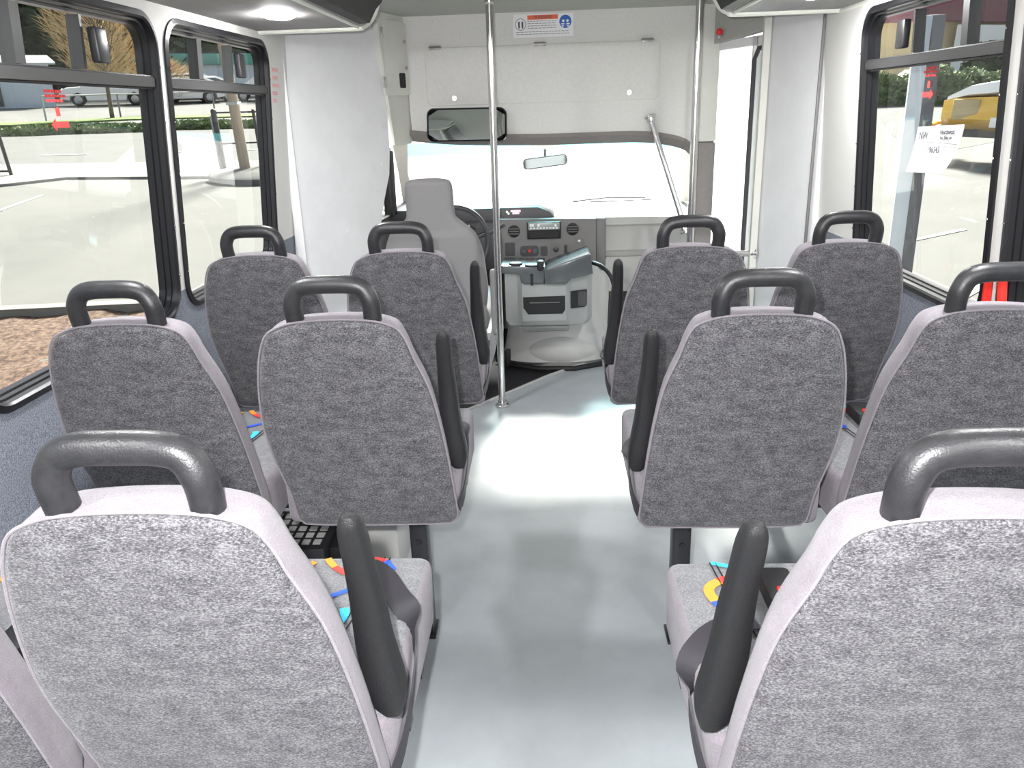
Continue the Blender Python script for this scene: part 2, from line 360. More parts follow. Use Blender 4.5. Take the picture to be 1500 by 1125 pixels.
# front left partition panel, slanting in to the cab
def slab(name, p, q, z0, z1, m_, th=.03, extra=None):
    """vertical wall from plan point p to q"""
    p = Vector((*p, 0)); q = Vector((*q, 0)); d = (q-p).normalized(); n = Vector((-d.y, d.x, 0))*th
    b = MB(); poly = extra or [(0, z0), ((q-p).length, z0), ((q-p).length, z1), (0, z1)]
    rg = lambda off: [p+d*a+off+Vector((0, 0, z)) for a, z in poly]
    b.rings([rg(Vector((0, 0, 0))), rg(n)]); o = b.build(name, m_, smooth=False); o['kind'] = 'structure'; return o
slab('wall_front_left', (-1.135, 3.60), (-.775, 4.10), 0, 1.84, 'panel', .03,
     [(0, 0), (.46, 0), (.47, .62), (.50, .80), (.545, .96), (.60, 1.10), (.616, 1.22), (.616, 1.84), (0, 1.84)])
slab('wall_front_right', (1.11, 3.43), (.985, 3.83), 0, 1.84, 'panel', -.04)
# bolts on the panels
b = MB()
P0 = Vector((-1.135, 3.60, 0)); D0 = Vector((.36, .50, 0)).normalized(); N0 = Vector((D0.y, -D0.x, 0))
for a, z in ((.03, 1.58), (.03, 1.16), (.56, 1.62), (.585, 1.33), (.56, 1.15), (.52, 1.03), (.3, .85)): b.disc(P0+D0*a+Vector((0, 0, z))+N0*.001, N0, .011, .004, 14)
tag(b.build('trim_4', 'panel'), kind='structure')
b = MB(); b.box(-1.14, -1.10, 3.585, 3.60, 0, 1.8, .004); tag(b.build('trim_5', 'panel'), kind='structure')
b = MB(); b.box(1.088, 1.10, 3.435, 3.447, 0, 1.84, .003); tag(b.build('trim_6', 'dash'), kind='structure')
# side face between the partition and the bulkhead (cream), down to the cab header
b = MB()
b.prism([(3.98, 1.86), (4.33, 1.86), (4.33, 1.29), (4.26, 1.235), (4.08, 1.235)], 0, -.03, axis='x')
b.xf(Matrix.Translation((-.775, 4.05, 0)) @ Matrix.Rotation(-.30, 4, 'Z') @ Matrix.Translation((0, -4.0, 0)))
tag(b.build('wall_cab_left', 'cream', smooth=False), kind='structure')
# bulkhead above the windscreen
b = MB(); b.prism([(-.70, 1.87), (-.69, 1.30), (-.45, 1.275), (.0, 1.262), (.45, 1.262), (.62, 1.245), (.72, 1.215), (.80, 1.16), (.83, 1.16), (.83, 1.87)], 4.30, .05)
tag(b.build('wall_front', 'bulk', smooth=False), kind='structure')
# taupe header lip under the bulkhead, arched
b = MB()
lip = [(-.70, 1.297), (-.45, 1.272), (0, 1.258), (.45, 1.258), (.62, 1.24), (.72, 1.21), (.775, 1.16)]
rg = []
for x, z in catmull([(x, z, 0) for x, z in lip], 4) if False else [(v.x, v.y) for v in catmull([(x, z, 0) for x, z in lip], 4)]:
    rg.append([(x, 4.29, z+.005), (x, 4.28, z-.012), (x, 4.33, z-.052), (x, 4.42, z-.045), (x, 4.42, z+.02), (x, 4.34, z+.01)])
b.rings(rg); tag(b.build('trim_7', 'brown'), kind='structure')
# cab sides: left door with its window, A pillars
def cab_side(sx, name):
    b = MB(); x = .90
    b.prism([(4.05, 0), (5.5, 0), (5.5, .80), (4.9, .83), (4.05, .86)], sx*x, sx*.05, axis='x'); o = b.build(name, 'dash', smooth=False); o['kind'] = 'structure'
cab_side(-1, 'wall_cab_door')
b = MB(); b.tube([(-.885, 4.50, 1.18), (-.885, 4.50, .84)], .022, 8); b.tube([(-.885, 4.62, 1.19), (-.885, 4.60, .84)], .030, 8)
b.tube([(-.885, 4.50, 1.185), (-.885, 4.64, 1.195)], .016, 8); b.tube([(-.885, 4.1, .86), (-.885, 4.7, .84)], .012, 8)
tag(b.build('window_9', 'rubber'), kind='structure')
b = MB(); b.box(-.889, -.885, 4.05, 4.62, .84, 1.19); tag(b.build('window_8', 'glass', smooth=False), kind='structure')
for sx, nm in ((-1, 'trim_9'), (1, 'trim_10')):
    b = MB(); b.rings([[(sx*.80, 4.80, 1.24), (sx*.89, 4.78, 1.24), (sx*.89, 4.90, 1.24), (sx*.82, 4.92, 1.24)],
                       [(sx*.845, 5.0, 1.04), (sx*.90, 4.98, 1.04), (sx*.92, 5.1, 1.04), (sx*.86, 5.12, 1.04)],
                       [(sx*.86, 5.25, .80), (sx*.92, 5.2, .80), (sx*.94, 5.4, .80), (sx*.88, 5.4, .80)]]); tag(b.build(nm, 'cream'), kind='structure')
b = MB(); b.box(-.85, .85, 5.29, 5.33, -.3, .74); b.box(-.85, .85, 5.2, 5.33, -.32, -.28); tag(b.build('wall_firewall', 'dash', smooth=False), kind='structure')
# windscreen
b = MB()
def ws(t, u):  # t across -1..1, u 0 bottom..1 top
    return Vector((t*(.90-.05*u), 5.42-.68*u-.10*t*t, .76+.66*u))
for (u0, u1, mi) in ((0, .575, 0), (.575, .69, 1), (.69, 1.22, 0)):
    b.rings([[ws(-1+2*i/16, u) for i in range(17)] for u in (u0, (u0+u1)/2, u1)], closed=False, cap0=False, cap1=False, mi=mi)
tag(b.build('window_windscreen', ['wsglass', 'teal']), kind='structure')
# entry door on the right
b = MB(); b.box(.775, .865, 4.27, 4.36, -.3, 1.20, .012, mi=1); b.box(.775, .865, 4.27, 4.36, 1.20, 1.86, .012, mi=0)
b.prism([(.955, 0), (.985, 0), (.985, 1.86), (.955, 1.86)], 3.80, .03, mi=0)
tag(b.build('trim_11', ['cream', 'brown']), kind='structure')
b = MB(); b.rings([[(1.0, 3.80, 1.69), (1.0, 3.80, 1.86), (1.04, 3.83, 1.86), (1.04, 3.83, 1.69)], [(.80, 4.36, 1.655), (.80, 4.36, 1.86), (.84, 4.39, 1.86), (.84, 4.39, 1.655)]])
tag(b.build('wall_door_header', 'ceil', smooth=False), kind='structure')
dr = empty('door_1', (1.02, 3.84, 0), kind='structure')
dd = Vector((-.185, .52, 0)).normalized(); dn = Vector((dd.y, -dd.x, 0))
def dleaf(a0, a1, nm):
    b = MB(); z0, z1 = -.28, 1.67
    for (u0, u1, v0, v1) in ((a0, a0+.012, z0, z1), (a1-.010, a1, z0, z1), (a0, a1, z0, z0+.09), (a0, a1, z1-.04, z1)):
        p = [dd*u0, dd*u1, dd*u1+dn*.03, dd*u0+dn*.03]
        b.rings([[q+Vector((0, 0, v0)) for q in p], [q+Vector((0, 0, v1)) for q in p]])
    o = b.build('door_leaf', 'white', dr); o['label'] = 'white door leaf frame'
    b = MB(); p = [dd*(a0+.012)+dn*.012, dd*(a1-.010)+dn*.012, dd*(a1-.010)+dn*.018, dd*(a0+.012)+dn*.018]
    b.rings([[q+Vector((0, 0, z0+.09)) for q in p], [q+Vector((0, 0, z1-.08)) for q in p]]); b.build('door_glass', 'wsglass', dr, smooth=False)
    b = MB()
    q_ = a1+.004
    b.tube([dd*q_-dn*.004+Vector((0, 0, z0+.05)), dd*q_-dn*.004+Vector((0, 0, z1-.10))]+([dd*(q_-.03)-dn*.004+Vector((0, 0, z1-.055)), dd*(a0+.005)-dn*.004+Vector((0, 0, z1-.05))] if nm == 'a' else []), .011 if nm == 'a' else .003, 8)
    b.build('door_seal', 'dash_dark', dr)
dleaf(.0, .150, 'a'); dleaf(.172, .54, 'b')

# ------------------------------------------------------------------ side windows
def window(idx, fx, y0, y1, out, center, stile, latch_at, split=1.49):
    root = empty('window_%d' % idx, (0, 0, 0), kind='structure')
    def pt(y, z, d): return Vector((fx(z)+out*d, y, z))
    outer = rrect(y0, y1, WZ0, WZ1, WR+.012, 8)
    prof = [(0, -.006), (-.0, .006), (.016, .010), (.021, .004), (.023, -.010), (.028, -.012), (.029, -.026), (.034, -.028), (.035, -.048), (.026, -.052), (.0, -.02)]
    b = MB(); rg = []
    for ins, dep in prof:
        rg.append([pt(q[0], q[1], -dep) for q in inset(outer, ins)])
    # close the section
    b.rings(rg+[rg[0]], cap0=False, cap1=False)
    b.build('window_frame', 'rubber', root, ang=25)
    b = MB()
    for k in range(5):
        for yy in (y0+.012, y1-.012):
            z = WZ0+.13+k*.15; b.disc(pt(yy, z, -.010), (-out, 0, 0), .0035, .002, 8)
    b.build('screw', 'chrome', root)
    g0, g1 = y0+.030, y1-.030
    # horizontal rail
    b = MB(); b.rings([[pt(g0, split-.014, .0), pt(g0, split+.012, .0), pt(g0, split+.012, .05), pt(g0, split-.014, .05)],
                       [pt(g1, split-.014, .0), pt(g1, split+.012, .0), pt(g1, split+.012, .05), pt(g1, split-.014, .05)]])
    b.tube([pt(g0, split+.014, .008), pt(g1, split+.014, .008)], .004, 6); b.tube([pt(g0, split-.016, .012), pt(g1, split-.016, .012)], .005, 6)
    b.build('window_rail', 'rail', root, ang=25)
    for y, wd in ((center, .034), (stile, .012)):
        b = MB(); b.rings([[pt(y-wd/2, split+.02, .012), pt(y+wd/2, split+.02, .012), pt(y+wd/2, split+.02, .045), pt(y-wd/2, split+.02, .045)],
                           [pt(y-wd/2, WZ1-.04, .012), pt(y+wd/2, WZ1-.04, .012), pt(y+wd/2, WZ1-.04, .045), pt(y-wd/2, WZ1-.04, .045)]])
        b.build('divider', 'rail', root, ang=25)
    b = MB()
    yl = latch_at; b.box(-.012, .012, yl-.028, yl+.028, split+.035, split+.118, .006); b.xf(Matrix.Translation((fx(1.57), 0, 0)))
    b.build('window_latch', 'steel_black', root)
    b = MB(); b.rings([[pt(g0, WZ0+.045, .040), pt(g1, WZ0+.045, .040), pt(g1, split-.02, .040), pt(g0, split-.02, .040)]], cap1=False); b.build('lower_pane', 'glass', root, smooth=False)
    b = MB(); b.rings([[pt(g0, split+.02, .032), pt(g1, split+.02, .032), pt(g1, WZ1-.045, .032), pt(g0, WZ1-.045, .032)]], cap1=False); b.build('upper_pane', 'glass', root, smooth=False)
    return root
window(1, wxL, *WINL[3], -1, 2.75, 3.03, 3.075); window(2, wxL, *WINL[2], -1, 1.80, 2.055, 2.105)
window(3, wxL, *WINL[1], -1, .95, 1.15, 1.2); window(4, wxL, *WINL[0], -1, .0, .2, .25)
window(5, wxR, *WINR[2], 1, 2.36, 2.675, 2.72); window(6, wxR, *WINR[1], 1, 1.4, 1.7, 1.75); window(7, wxR, *WINR[0], 1, .3, .6, .65)

# ------------------------------------------------------------------ overhead coves
def cove(sx, lab, cat):
    r = empty('overhead_cove', (sx*1.0, 1.2, 1.70), label=lab, cat=cat)
    def X(x): return sx*(abs(x)-1.0)
    ye = 3.30-1.2
    sec = [(1.118, 0), (.72, 0), (.68, .004), (.655, .016), (.635, .04), (.60, .136), (1.118, .136)]
    b = MB(); b.rings([[(X(x), y, z) for x, z in sec] for y in (-2.0, ye-.10, ye-.02)]); b.build('cove_body', 'cove', r, ang=40)
    b = MB()
    e = [(1.118, ye, .0), (.74, ye, 0), (.69, ye-.004, .006), (.655, ye-.03, .022), (.625, ye-.06, .06), (.61, ye-.09, .10), (.60, ye-.1, .13)]
    b.tube([(X(x), y, z) for x, y, z in catmull(e, 4)], .013, 10); b.build('front_trim', 'trimw', r)
    b = MB(); b.rings([[(X(x), y, z) for x, z in ((1.118, .0), (.70, .0), (.66, .02), (.63, .06), (.60, .135), (1.118, .135))] for y in (ye-.03, ye+.006)]); b.build('end_cap', 'panel', r)
    b = MB(); b.tube([(X(1.108), -2.0, -.008), (X(1.108), ye, -.008)], .012, 8); b.build('wall_trim', 'trimw', r)
    b = MB(); b.tube([(X(.70), -2.0, -.002), (X(.70), ye-.05, -.002)], .007, 8); b.build('edge_bead', 'trimw', r)
    b = MB(); rg = []
    for y in (-1.9, ye-.30, ye-.16, ye-.09):
        k = 1 if y < ye-.2 else (.8 if y < ye-.1 else .35)
        rg.append([(X(.690-.006), y, .002), (X(.645), y, .006), (X(.618), y, .04+.03*k), (X(.592), y, .05+.075*k), (X(.60), y, .12), (X(.66), y, .06)])
    b.rings(rg); b.build('dark_grille', 'black', r)
    b = MB(); n = 28
    for (yy) in ((2.80-1.2), (1.5-1.2), (.2-1.2), (-.5-1.2)):  # only the front left lens is seen; the rest are added cabin fill
        rg = lambda s, z: [(X(.86)+.045*s*math.cos(2*PI*k/n), yy+.075*s*math.sin(2*PI*k/n), z) for k in range(n)]
        b.rings([rg(1.12, .001), rg(1.1, -.006), rg(1, -.008), rg(.8, -.012)])
    o = b.build('cove_light_and_fill', 'lamp', r); o['label'] = 'lit oval lenses, the unseen ones added as fill light'
    return r
cove(-1, 'long grey overhead cove above the left windows with a lit oval lamp', 'overhead cove')
cove(1, 'long grey overhead cove above the right windows, beside the entry door', 'overhead cove')

# ================================================================== PASSENGER SEATS
TAU = .21; ZB = .995
PR = [(0, -.003), (.06, -.005), (.10, -.012), (.128, -.026), (.143, -.055), (.153, -.090), (.178, -.160), (.193, -.245), (.204, -.345), (.211, -.44), (.214, -.485)]
PL = [(-.155, -.485), (-.158, -.44), (-.167, -.39), (-.182, -.31), (-.186, -.24), (-.178, -.16), (-.166, -.10), (-.153, -.06), (-.135, -.030), (-.10, -.013), (-.06, -.006)]
def seat_outline():
    top = catmull([(x, z, 0) for x, z in PL+PR], 3)
    o = [(v.x, v.y) for v in top]
    # bottom with rounded corners
    o += [(.212, -.503), (.200, -.515), (.15, -.518), (.0, -.520), (-.10, -.518), (-.142, -.515), (-.153, -.503)]
    return o
OUT = seat_outline()
def bk(x, y, z):  # back frame coordinates to seat coordinates
    return Vector((x, y*math.cos(TAU)-z*math.tan(TAU), ZB+z+y*math.sin(TAU)))
def make_seat(sx, aisle):
    r = empty('passenger_seat', (0, 0, 0), cat='seat')
    S = Matrix.Diagonal((sx, 1, 1, 1))
    def fin(b): return b.xf(S) if sx < 0 else b
    # back panel
    b = MB(); rg = []
    for ins, y in ((.000, .010), (-.001, .004), (.002, -.001), (.008, -.004)): rg.append([bk(px, y, pz) for px, pz in inset(OUT, ins)])
    R_ = b.rings(rg, cap0=False, cap1=False)
    base = inset(OUT, .008); n = len(base)
    def caps(b, last, base, y0, y1):
        for k_, f_ in ((.82, .45), (.55, .8), (.25, 1.0)):
            cr = [b.bm.verts.new(bk(px*k_+.008*(1-k_), y0+(y1-y0)*f_, -.26+(pz+.26)*k_)) for px, pz in base]
            for i in range(n): b.bm.faces.new((last[i], last[(i+1) % n], cr[(i+1) % n], cr[i]))
            last = cr
        b.bm.faces.new(last)
    caps(b, R_[-1], base, -.004, -.011); fin(b).build('back_panel', 'panel_fab', r, ang=60, label='dark heathered back panel')
    # padded backrest with lighter sides; wing bulges forward at hip height
    b = MB(); rg = []
    for ins, y in ((.001, .004), (-.001, .010), (.000, .027), (.002, .048), (.008, .064), (.020, .075)):
        rg.append([bk(px, y, pz) for px, pz in inset(OUT, ins)])
    R_ = b.rings(rg, cap0=True, cap1=False)
    caps(b, R_[-1], inset(OUT, .020), .075, .084)
    bo = fin(b).build('backrest', 'side_fab', r, ang=60)
    b = MB(); b.tube([bk(px, .003, pz) for px, pz in inset(OUT, -.0035)], .0022, 6, closed=True); fin(b).build('piping', 'side_fab', bo)
    # handle
    b = MB(); hp = [(-.078, -.03), (-.080, .012), (-.078, .034), (-.066, .055), (-.043, .0645), (0, .066), (.043, .0645), (.066, .055), (.078, .034), (.080, .012), (.078, -.03)]
    pts = catmull([(x, .026+.004*(z > .05), z) for x, z in hp], 4); b.tube([bk(p.x, p.y-.005, p.z) for p in pts], .0185, 18); fin(b).build('grab_handle', 'handle', r, ang=60)
    # cushion, the weave ribbons belong to its cloth
    b = MB(); b.box(-.205, .215, .165, .606, .445, .582, .022, seg=3)
    for v in b.bm.verts:
        if v.co.z < .50: v.co.y = v.co.y if v.co.y < .4 else v.co.y-.02
        if v.co.z > .56: v.co.z += .006*math.cos((v.co.x-.005)/.42*PI)
    for f in b.bm.faces:
        f.normal_update(); f.material_index = 0 if f.normal.z > .7 else 1
    zt = .5865
    def rib(pts, w_, mi): b.ribbon([(x, y, zt+.0006) for x, y in pts], (1, .6, 0) if abs(pts[-1][0]-pts[0][0]) < abs(pts[-1][1]-pts[0][1]) else (0, 1, 0), w_, .0012, mi)
    def rib2(pts, w_, mis):
        q = catmull([(x, y, 0) for x, y in pts], 4); L = len(q)-1; k = len(mis)
        for j in range(k):
            a, e = j*L//k, (j+1)*L//k
            seg = [(v.x, v.y, zt) for v in q[a:e+1]]
            nr = []
            for i in range(len(seg)):
                t = Vector(seg[min(i+1, len(seg)-1)])-Vector(seg[max(i-1, 0)]); nr.append((-t.y, t.x, 0))
            b.ribbon(seg, nr, w_, .0012, mis[j])
    if sx > 0:
        rib2([(-.05, .53), (-.021, .55), (-.004, .574)], .013, [3, 2]); rib2([(.018, .585), (.03, .567), (.05, .545), (.075, .53)], .013, [2, 3])
        rib2([(.0, .43), (.04, .452), (.08, .479), (.10, .495)], .010, [4, 4]); rib2([(.088, .425), (.093, .40), (.085, .37)], .016, [5, 5])
        rib2([(.10, .585), (.13, .575), (.15, .545)], .012, [3, 4])
    else:
        rib2([(.05, .548), (.092, .543), (.132, .528), (.155, .503), (.15, .468), (.133, .442), (.10, .425)], .018, [3, 3, 2, 2, 4, 4])
        rib2([(.135, .588), (.10, .575), (.05, .57)], .010, [5, 5])
    for q in (0, .010): rib2([(.127+q, .588), (.118+q, .50), (.10+q, .40), (.07+q, .20)], .0025, [6])
    rib2([(-.12, .53), (-.16, .50), (-.15, .46), (-.11, .44)], .014, [2, 3, 4, 4])
    fin(b).build('seat_cushion', ['cushion_fab', 'side_fab', 'orange', 'redw', 'blue', 'cyan', 'linew'], r, ang=50)
    # steel underframe and leg
    b = MB(); b.box(-.18, .19, .32, .52, .415, .445, .006)
    for y in (.35, .48): b.box(-.19, .20, y, y+.03, .395, .42)
    fin(b).build('seat_frame', 'steel_black', r)
    b = MB(); b.box(.055, .10, .33, .39, .01, .415, .004); b.box(.048, .107, .32, .40, .0, .010, .002)
    b.disc((.078, .329, .30), (0, -1, 0), .008, .004, 10); fin(b).build('leg', 'steel_black', r)
    if aisle:
        # folded-up armrest beside the backrest: banana shape, flat sides
        b = MB(); ctr = [(.214, .075, -.418), (.207, .085, -.385), (.199, .088, -.30), (.197, .088, -.22), (.196, .080, -.155), (.197, .068, -.10), (.198, .058, -.070), (.198, .052, -.058)]
        hw = [.014, .028, .0245, .021, .0175, .0165, .013, .005]; hd = [.014, .028, .027, .025, .023, .020, .014, .005]
        cc = catmull([(x+(.009*(z+.42)/.36 if sx > 0 else 0), y, z) for x, y, z in ctr], 3); hh = catmull([(a, d_, 0) for a, d_ in zip(hw, hd)], 3); rg = []
        for p, q in zip(cc, hh):
            rg.append([bk(p.x+.004+q.x*math.copysign(abs(math.cos(t))**.7, math.cos(t)), p.y+.012+q.y*math.copysign(abs(math.sin(t))**.7, math.sin(t)), p.z) for t in [2*PI*k/16 for k in range(16)]])
        b.rings(rg); ar = fin(b).build('armrest', 'arm', r, ang=60)
        b = MB(); b.tube([bk(.185, .085, -.385), bk(.215, .098, -.385)], .016, 14); fin(b).build('armrest_pivot', 'arm', ar)
        # lap belt lying over the cushion edge
        b = MB(); p = catmull([(.10, .40, .594), (.146, .388, .597), (.19, .352, .595), (.219, .312, .577), (.226, .27, .548), (.226, .22, .525), (.222, .17, .51), (.215, .14, .50)] if sx < 0 else [(.10, .555, .592), (.135, .52, .594), (.17, .46, .594), (.205, .40, .592), (.220, .35, .575), (.225, .30, .548), (.225, .24, .525), (.222, .19, .51), (.215, .15, .50)], 4)
        wv = [Vector((.75, .65, 0)).lerp(Vector((.02, .45, .9)), min(1, max(0, (i-9)/6))) for i in range(len(p))]
        b.ribbon(p, wv, [.044-.018*min(1, max(0, (i-12)/10)) for i in range(len(p))], .003)
        bo = fin(b).build('seat_belt', 'strap', r)
    b = MB(); b.box(-.035, .035, .0, .0, .0, .0) if False else None
    dx_, dy_ = (.13, -.18) if sx > 0 else (.148, -.02)
    b.box(-.13+dx_, -.075+dx_, .44+dy_, .54+dy_, .588, .622 if sx < 0 else .612, .008); bb = fin(b).build('belt_buckle', 'black', r)
    b = MB(); b.box(-.125+dx_, -.092+dx_, .450+dy_, .475+dy_, .610, .626 if sx < 0 else .616, .004); fin(b).build('release_button', 'red', bb)
    b = MB(); b.ribbon([(-.10+dx_, .45+dy_, .598), (-.10+dx_, .35+dy_, .592), (-.09+dx_, .22, .590), (-.08+dx_, .14, .60)], (1, 0, 0), .04, .003); fin(b).build('buckle_strap', 'strap', bb)
    return r
yA, dY = .724, .807
XLa, XRa, SS = -.4343, .414, .445
protos = {}
GRP = 'passenger seats in two-and-two rows'
LAB = {
 ('L', 'a', 0): 'large flash-lit aisle seat filling the lower left foreground, worn black handle on top',
 ('L', 'w', 0): 'window seat cut off by the lower left corner, beyond the large foreground seat',
 ('L', 'a', 1): 'grey aisle seat in middle row left of the aisle, above the black floor heater',
 ('L', 'w', 1): 'grey window seat in middle row on the left, beside the big left window',
 ('L', 'a', 2): 'grey aisle seat directly behind the driver seat, front row left of the aisle',
 ('L', 'w', 2): 'dark grey window seat in front row on the left, against the light partition panel',
 ('R', 'a', 0): 'large flash-lit aisle seat filling the lower right foreground, ribbon weave on its cushion',
 ('R', 'a', 1): 'grey aisle seat in middle row right of the aisle, nearest the bare floor',
 ('R', 'w', 1): 'grey window seat in middle row on the right, cut by the right picture edge',
 ('R', 'a', 2): 'grey aisle seat in front row on the right, next to the entry door',
 ('R', 'w', 2): 'dark grey window seat in front row on the right, before the wide light panel'}
for (s_, c_, k), lab in LAB.items():
    sx = 1 if s_ == 'L' else -1
    x = (XLa - (SS if c_ == 'w' else 0)) if s_ == 'L' else (XRa + (SS if c_ == 'w' else 0))
    y = yA + dY*k - (.026 if s_ == 'R' else 0)
    if k == 0: x += -.010*sx
    if (s_, c_) not in protos:   # first of its kind
        o = make_seat(sx, c_ == 'a'); protos[(s_, c_)] = o; o.location = (x, y, 0); o['label'] = lab; o['group'] = GRP
    else: dup(protos[(s_, c_)], (x, y, 0), label=lab, group=GRP)

# ------------------------------------------------------------------ poles and rails
def pole(name, p, q, r, lab, cat, fl=True):
    p, q = Vector(p), Vector(q); o = empty(name, p, label=lab, cat=cat)
    b = MB(); b.tube([Vector((0, 0, 0)), q-p], r, 18); b.build('tube', 'chrome', o)
    d = (q-p).normalized()
    for a, s in ((Vector((0, 0, 0)), 1), (q-p, -1)):
        b = MB(); b.disc(a, d*s, r*2.1, .012); b.disc(a+d*s*.01, d*s, r*1.35, .02); b.build('flange', 'chrome', o)
    return o
pole('stanchion_pole', (-.236, 3.69, .0), (-.228, 3.69, 1.838), .0165, 'bright steel floor-to-ceiling pole left of the aisle, behind the driver seat', 'pole')
pole('stanchion_pole', (.672, 3.80, .0), (.672, 3.80, 1.838), .0165, 'bright steel pole rising in front of the entry door, behind the right front row', 'pole')
pole('stanchion_pole', (.735, 4.10, .0), (.735, 4.10, 1.838), .009, 'thin steel rod just right of the entry door pole', 'pole')
pole('diagonal_grab_bar', (.530, 4.295, 1.335), (.715, 4.16, .76), .0145, 'sloping white steel grab bar on the bulkhead above the windscreen', 'grab bar')
pole('entry_rail', (.70, 3.78, .715), (.985, 3.82, .705), .014, 'short horizontal steel rail across the entry door at seat-top height', 'rail')

# ------------------------------------------------------------------ bulkhead fittings
def bx(px): return (px-797)*.003417
cb = empty('overhead_cabinet', (0, 4.30, 1.55), label='wide grey overhead cabinet door on the bulkhead above the windscreen', cat='cabinet')
b = MB(); b.prism(rrect(-.60, .575, -.135, .140, .03), -.006, .014, bev=.004); dcb = b.build('cabinet_door', 'bulk', cb)
for x in (-.545, -.02, .51):
    b = MB(); b.box(x-.03, x+.03, -.012, -.003, .132, .150, .003); b.tube([(x-.032, -.012, .141), (x+.032, -.012, .141)], .005, 8); b.build('hinge', 'chrome', dcb)
for x in (-.46, .425):
    b = MB(); b.disc((x, -.006, -.10), (0, -1, 0), .013, .006); b.disc((x, -.012, -.10), (0, -1, 0), .007, .006); b.build('lock', 'chrome', dcb)
# bolts in the bulkhead
b = MB()
for px, z in ((633, 1.81), (920, 1.80), (1010, 1.80)): b.disc((bx(px), 4.299, z), (0, -1, 0), .011, .004, 14)
tag(b.build('trim_12', 'bulk'), kind='structure')
# warning label
wl = empty('warning_label', (-.002, 4.298, 1.775), label='white warning label with orange header and blue round symbol above the cabinet', cat='label')
b = MB(); b.box(-.148, .148, -.001, .001, -.053, .053); b.build('label_sheet', 'white', wl, smooth=False)
b = MB(); b.box(-.078, .072, -.002, -.001, .027, .047); b.build('orange_header', 'signorange', wl, smooth=False)
b = MB(); b.disc((.109, -.001, .014), (0, -1, 0), .030, .0012, 28); b.build('blue_symbol', 'signblue', wl)
b = MB(); b.tube([(-.112+.026*math.cos(2*PI*k/28), -.0015, .007+.026*math.sin(2*PI*k/28)) for k in range(28)], .0012, 5, closed=True)
for x in (-.120, -.103):
    b.prism([(x-.004, .020), (x+.004, .020), (x+.004, -.004), (x+.002, -.012), (x-.002, -.012), (x-.004, -.004)], -.001, -.001)
b.build('round_symbol', 'inkdark', wl)
b = MB()
for dx in (-.013, .013):
    b.disc((.109+dx*.8, -.0022, .017), (0, -1, 0), .006, .0008, 12); b.prism([(.109+dx-.007, .006), (.109+dx+.007, .006), (.109+dx+.010, .001), (.109+dx-.010, .001)], -.0022, -.0008)
    b.prism([(.109+dx-.005, -.003), (.109+dx+.005, -.003), (.109+dx+.005, -.009), (.109+dx-.005, -.009)], -.0022, -.0008)
b.build('symbol_figures', 'white', wl)
text('WARNING', .019, face_text(.0, -.0025, .037), 'header_text', 'inkdark', wl)
b = MB()
random.seed(3)
for k in range(6):
    z = .020-.0105*k; x = -.078 if k < 4 else -.135; xe = .072 if k < 4 else .135
    if k >= 4: z -= .006
    while x < xe-.01:
        wdt = random.uniform(.006, .018); wdt = min(wdt, xe-x); b.box(x, x+wdt, -.0016, -.001, z-.0012, z+.0012); x += wdt+.004
b.build('small_print', 'ink', wl, smooth=False)
# large interior mirror
mr = empty('interior_mirror', (-.395, 4.21, 1.319), label='wide rounded interior mirror with black rim hanging below the cabinet', cat='mirror')
mr.rotation_euler = (-.23, .012, 0)
b = MB(); o_ = rrect(-.200, .200, -.082, .082, .035, 8)
b.rings([[(x, -.012, z) for x, z in inset(o_, .006)], [(x, -.018, z) for x, z in o_], [(x, 0, z) for x, z in inset(o_, -.003)], [(x, .03, z) for x, z in inset(o_, .02)]], cap0=False)
b.build('mirror_rim', 'rubber', mr)
b = MB(); b.rings([[(x, -.0135-.008*(1-(x/.2)**2), z) for x, z in inset(o_, .008)]], cap1=False)
b = MB(); rg = []
for i in range(9):
    x = -.192+.384*i/8; hz = .074 if 0 < i < 8 else .045
    rg.append([(x, -.013-.004*(1-(x/.2)**2)*(1-(k*2/6-1)**2), -hz+2*hz*k/6) for k in range(7)])
b.rings(rg, closed=False, cap0=False, cap1=False); b.build('mirror_glass', 'mirror', mr)
b = MB(); b.tube([(0, .02, 0), (0, .09, .03)], .012, 8); b.build('mirror_bracket', 'steel_black', mr)
# windscreen mirror, small, behind the glass top
rm = empty('rear_view_mirror', (-.005, 4.97, 1.085), label='small rear-view mirror on a stalk at the top of the windscreen', cat='mirror')
b = MB(); rr_ = rrect(-.135, .135, -.034, .034, .025, 5); b.prism(rr_, -.012, .03, bev=.006); b.xf(Matrix.Rotation(-.10, 4, 'Y')); b.build('mirror_housing', 'dash', rm)
b = MB(); b.prism(inset(rr_, .008), -.0145, .003); b.xf(Matrix.Rotation(-.10, 4, 'Y')); b.build('mirror_glass', 'mirror', rm, smooth=False)
b = MB(); b.tube([(0, .02, .0), (.0, .03, .06), (0, .02, .10)], .008, 8); b.build('mirror_stalk', 'dash', rm)
b = MB(); b.box(-.085, .075, 4.80, 4.86, 1.165, 1.195, .006); tag(b.build('map_light', 'cream'), 'small cream console at the middle of the windscreen header', 'light')
# sun visors, edges under the header
for x0, x1, l in ((-.62, -.12, 'folded sun visor at the left of the windscreen header'), (.16, .62, 'folded sun visor at the right of the windscreen header')):
    b = MB(); b.box(x0, x1, 4.66, 4.68, 1.36, 1.40, .005); tag(b.build('sun_visor', 'dash_light'), l, 'sun visor', 'folded sun visors')
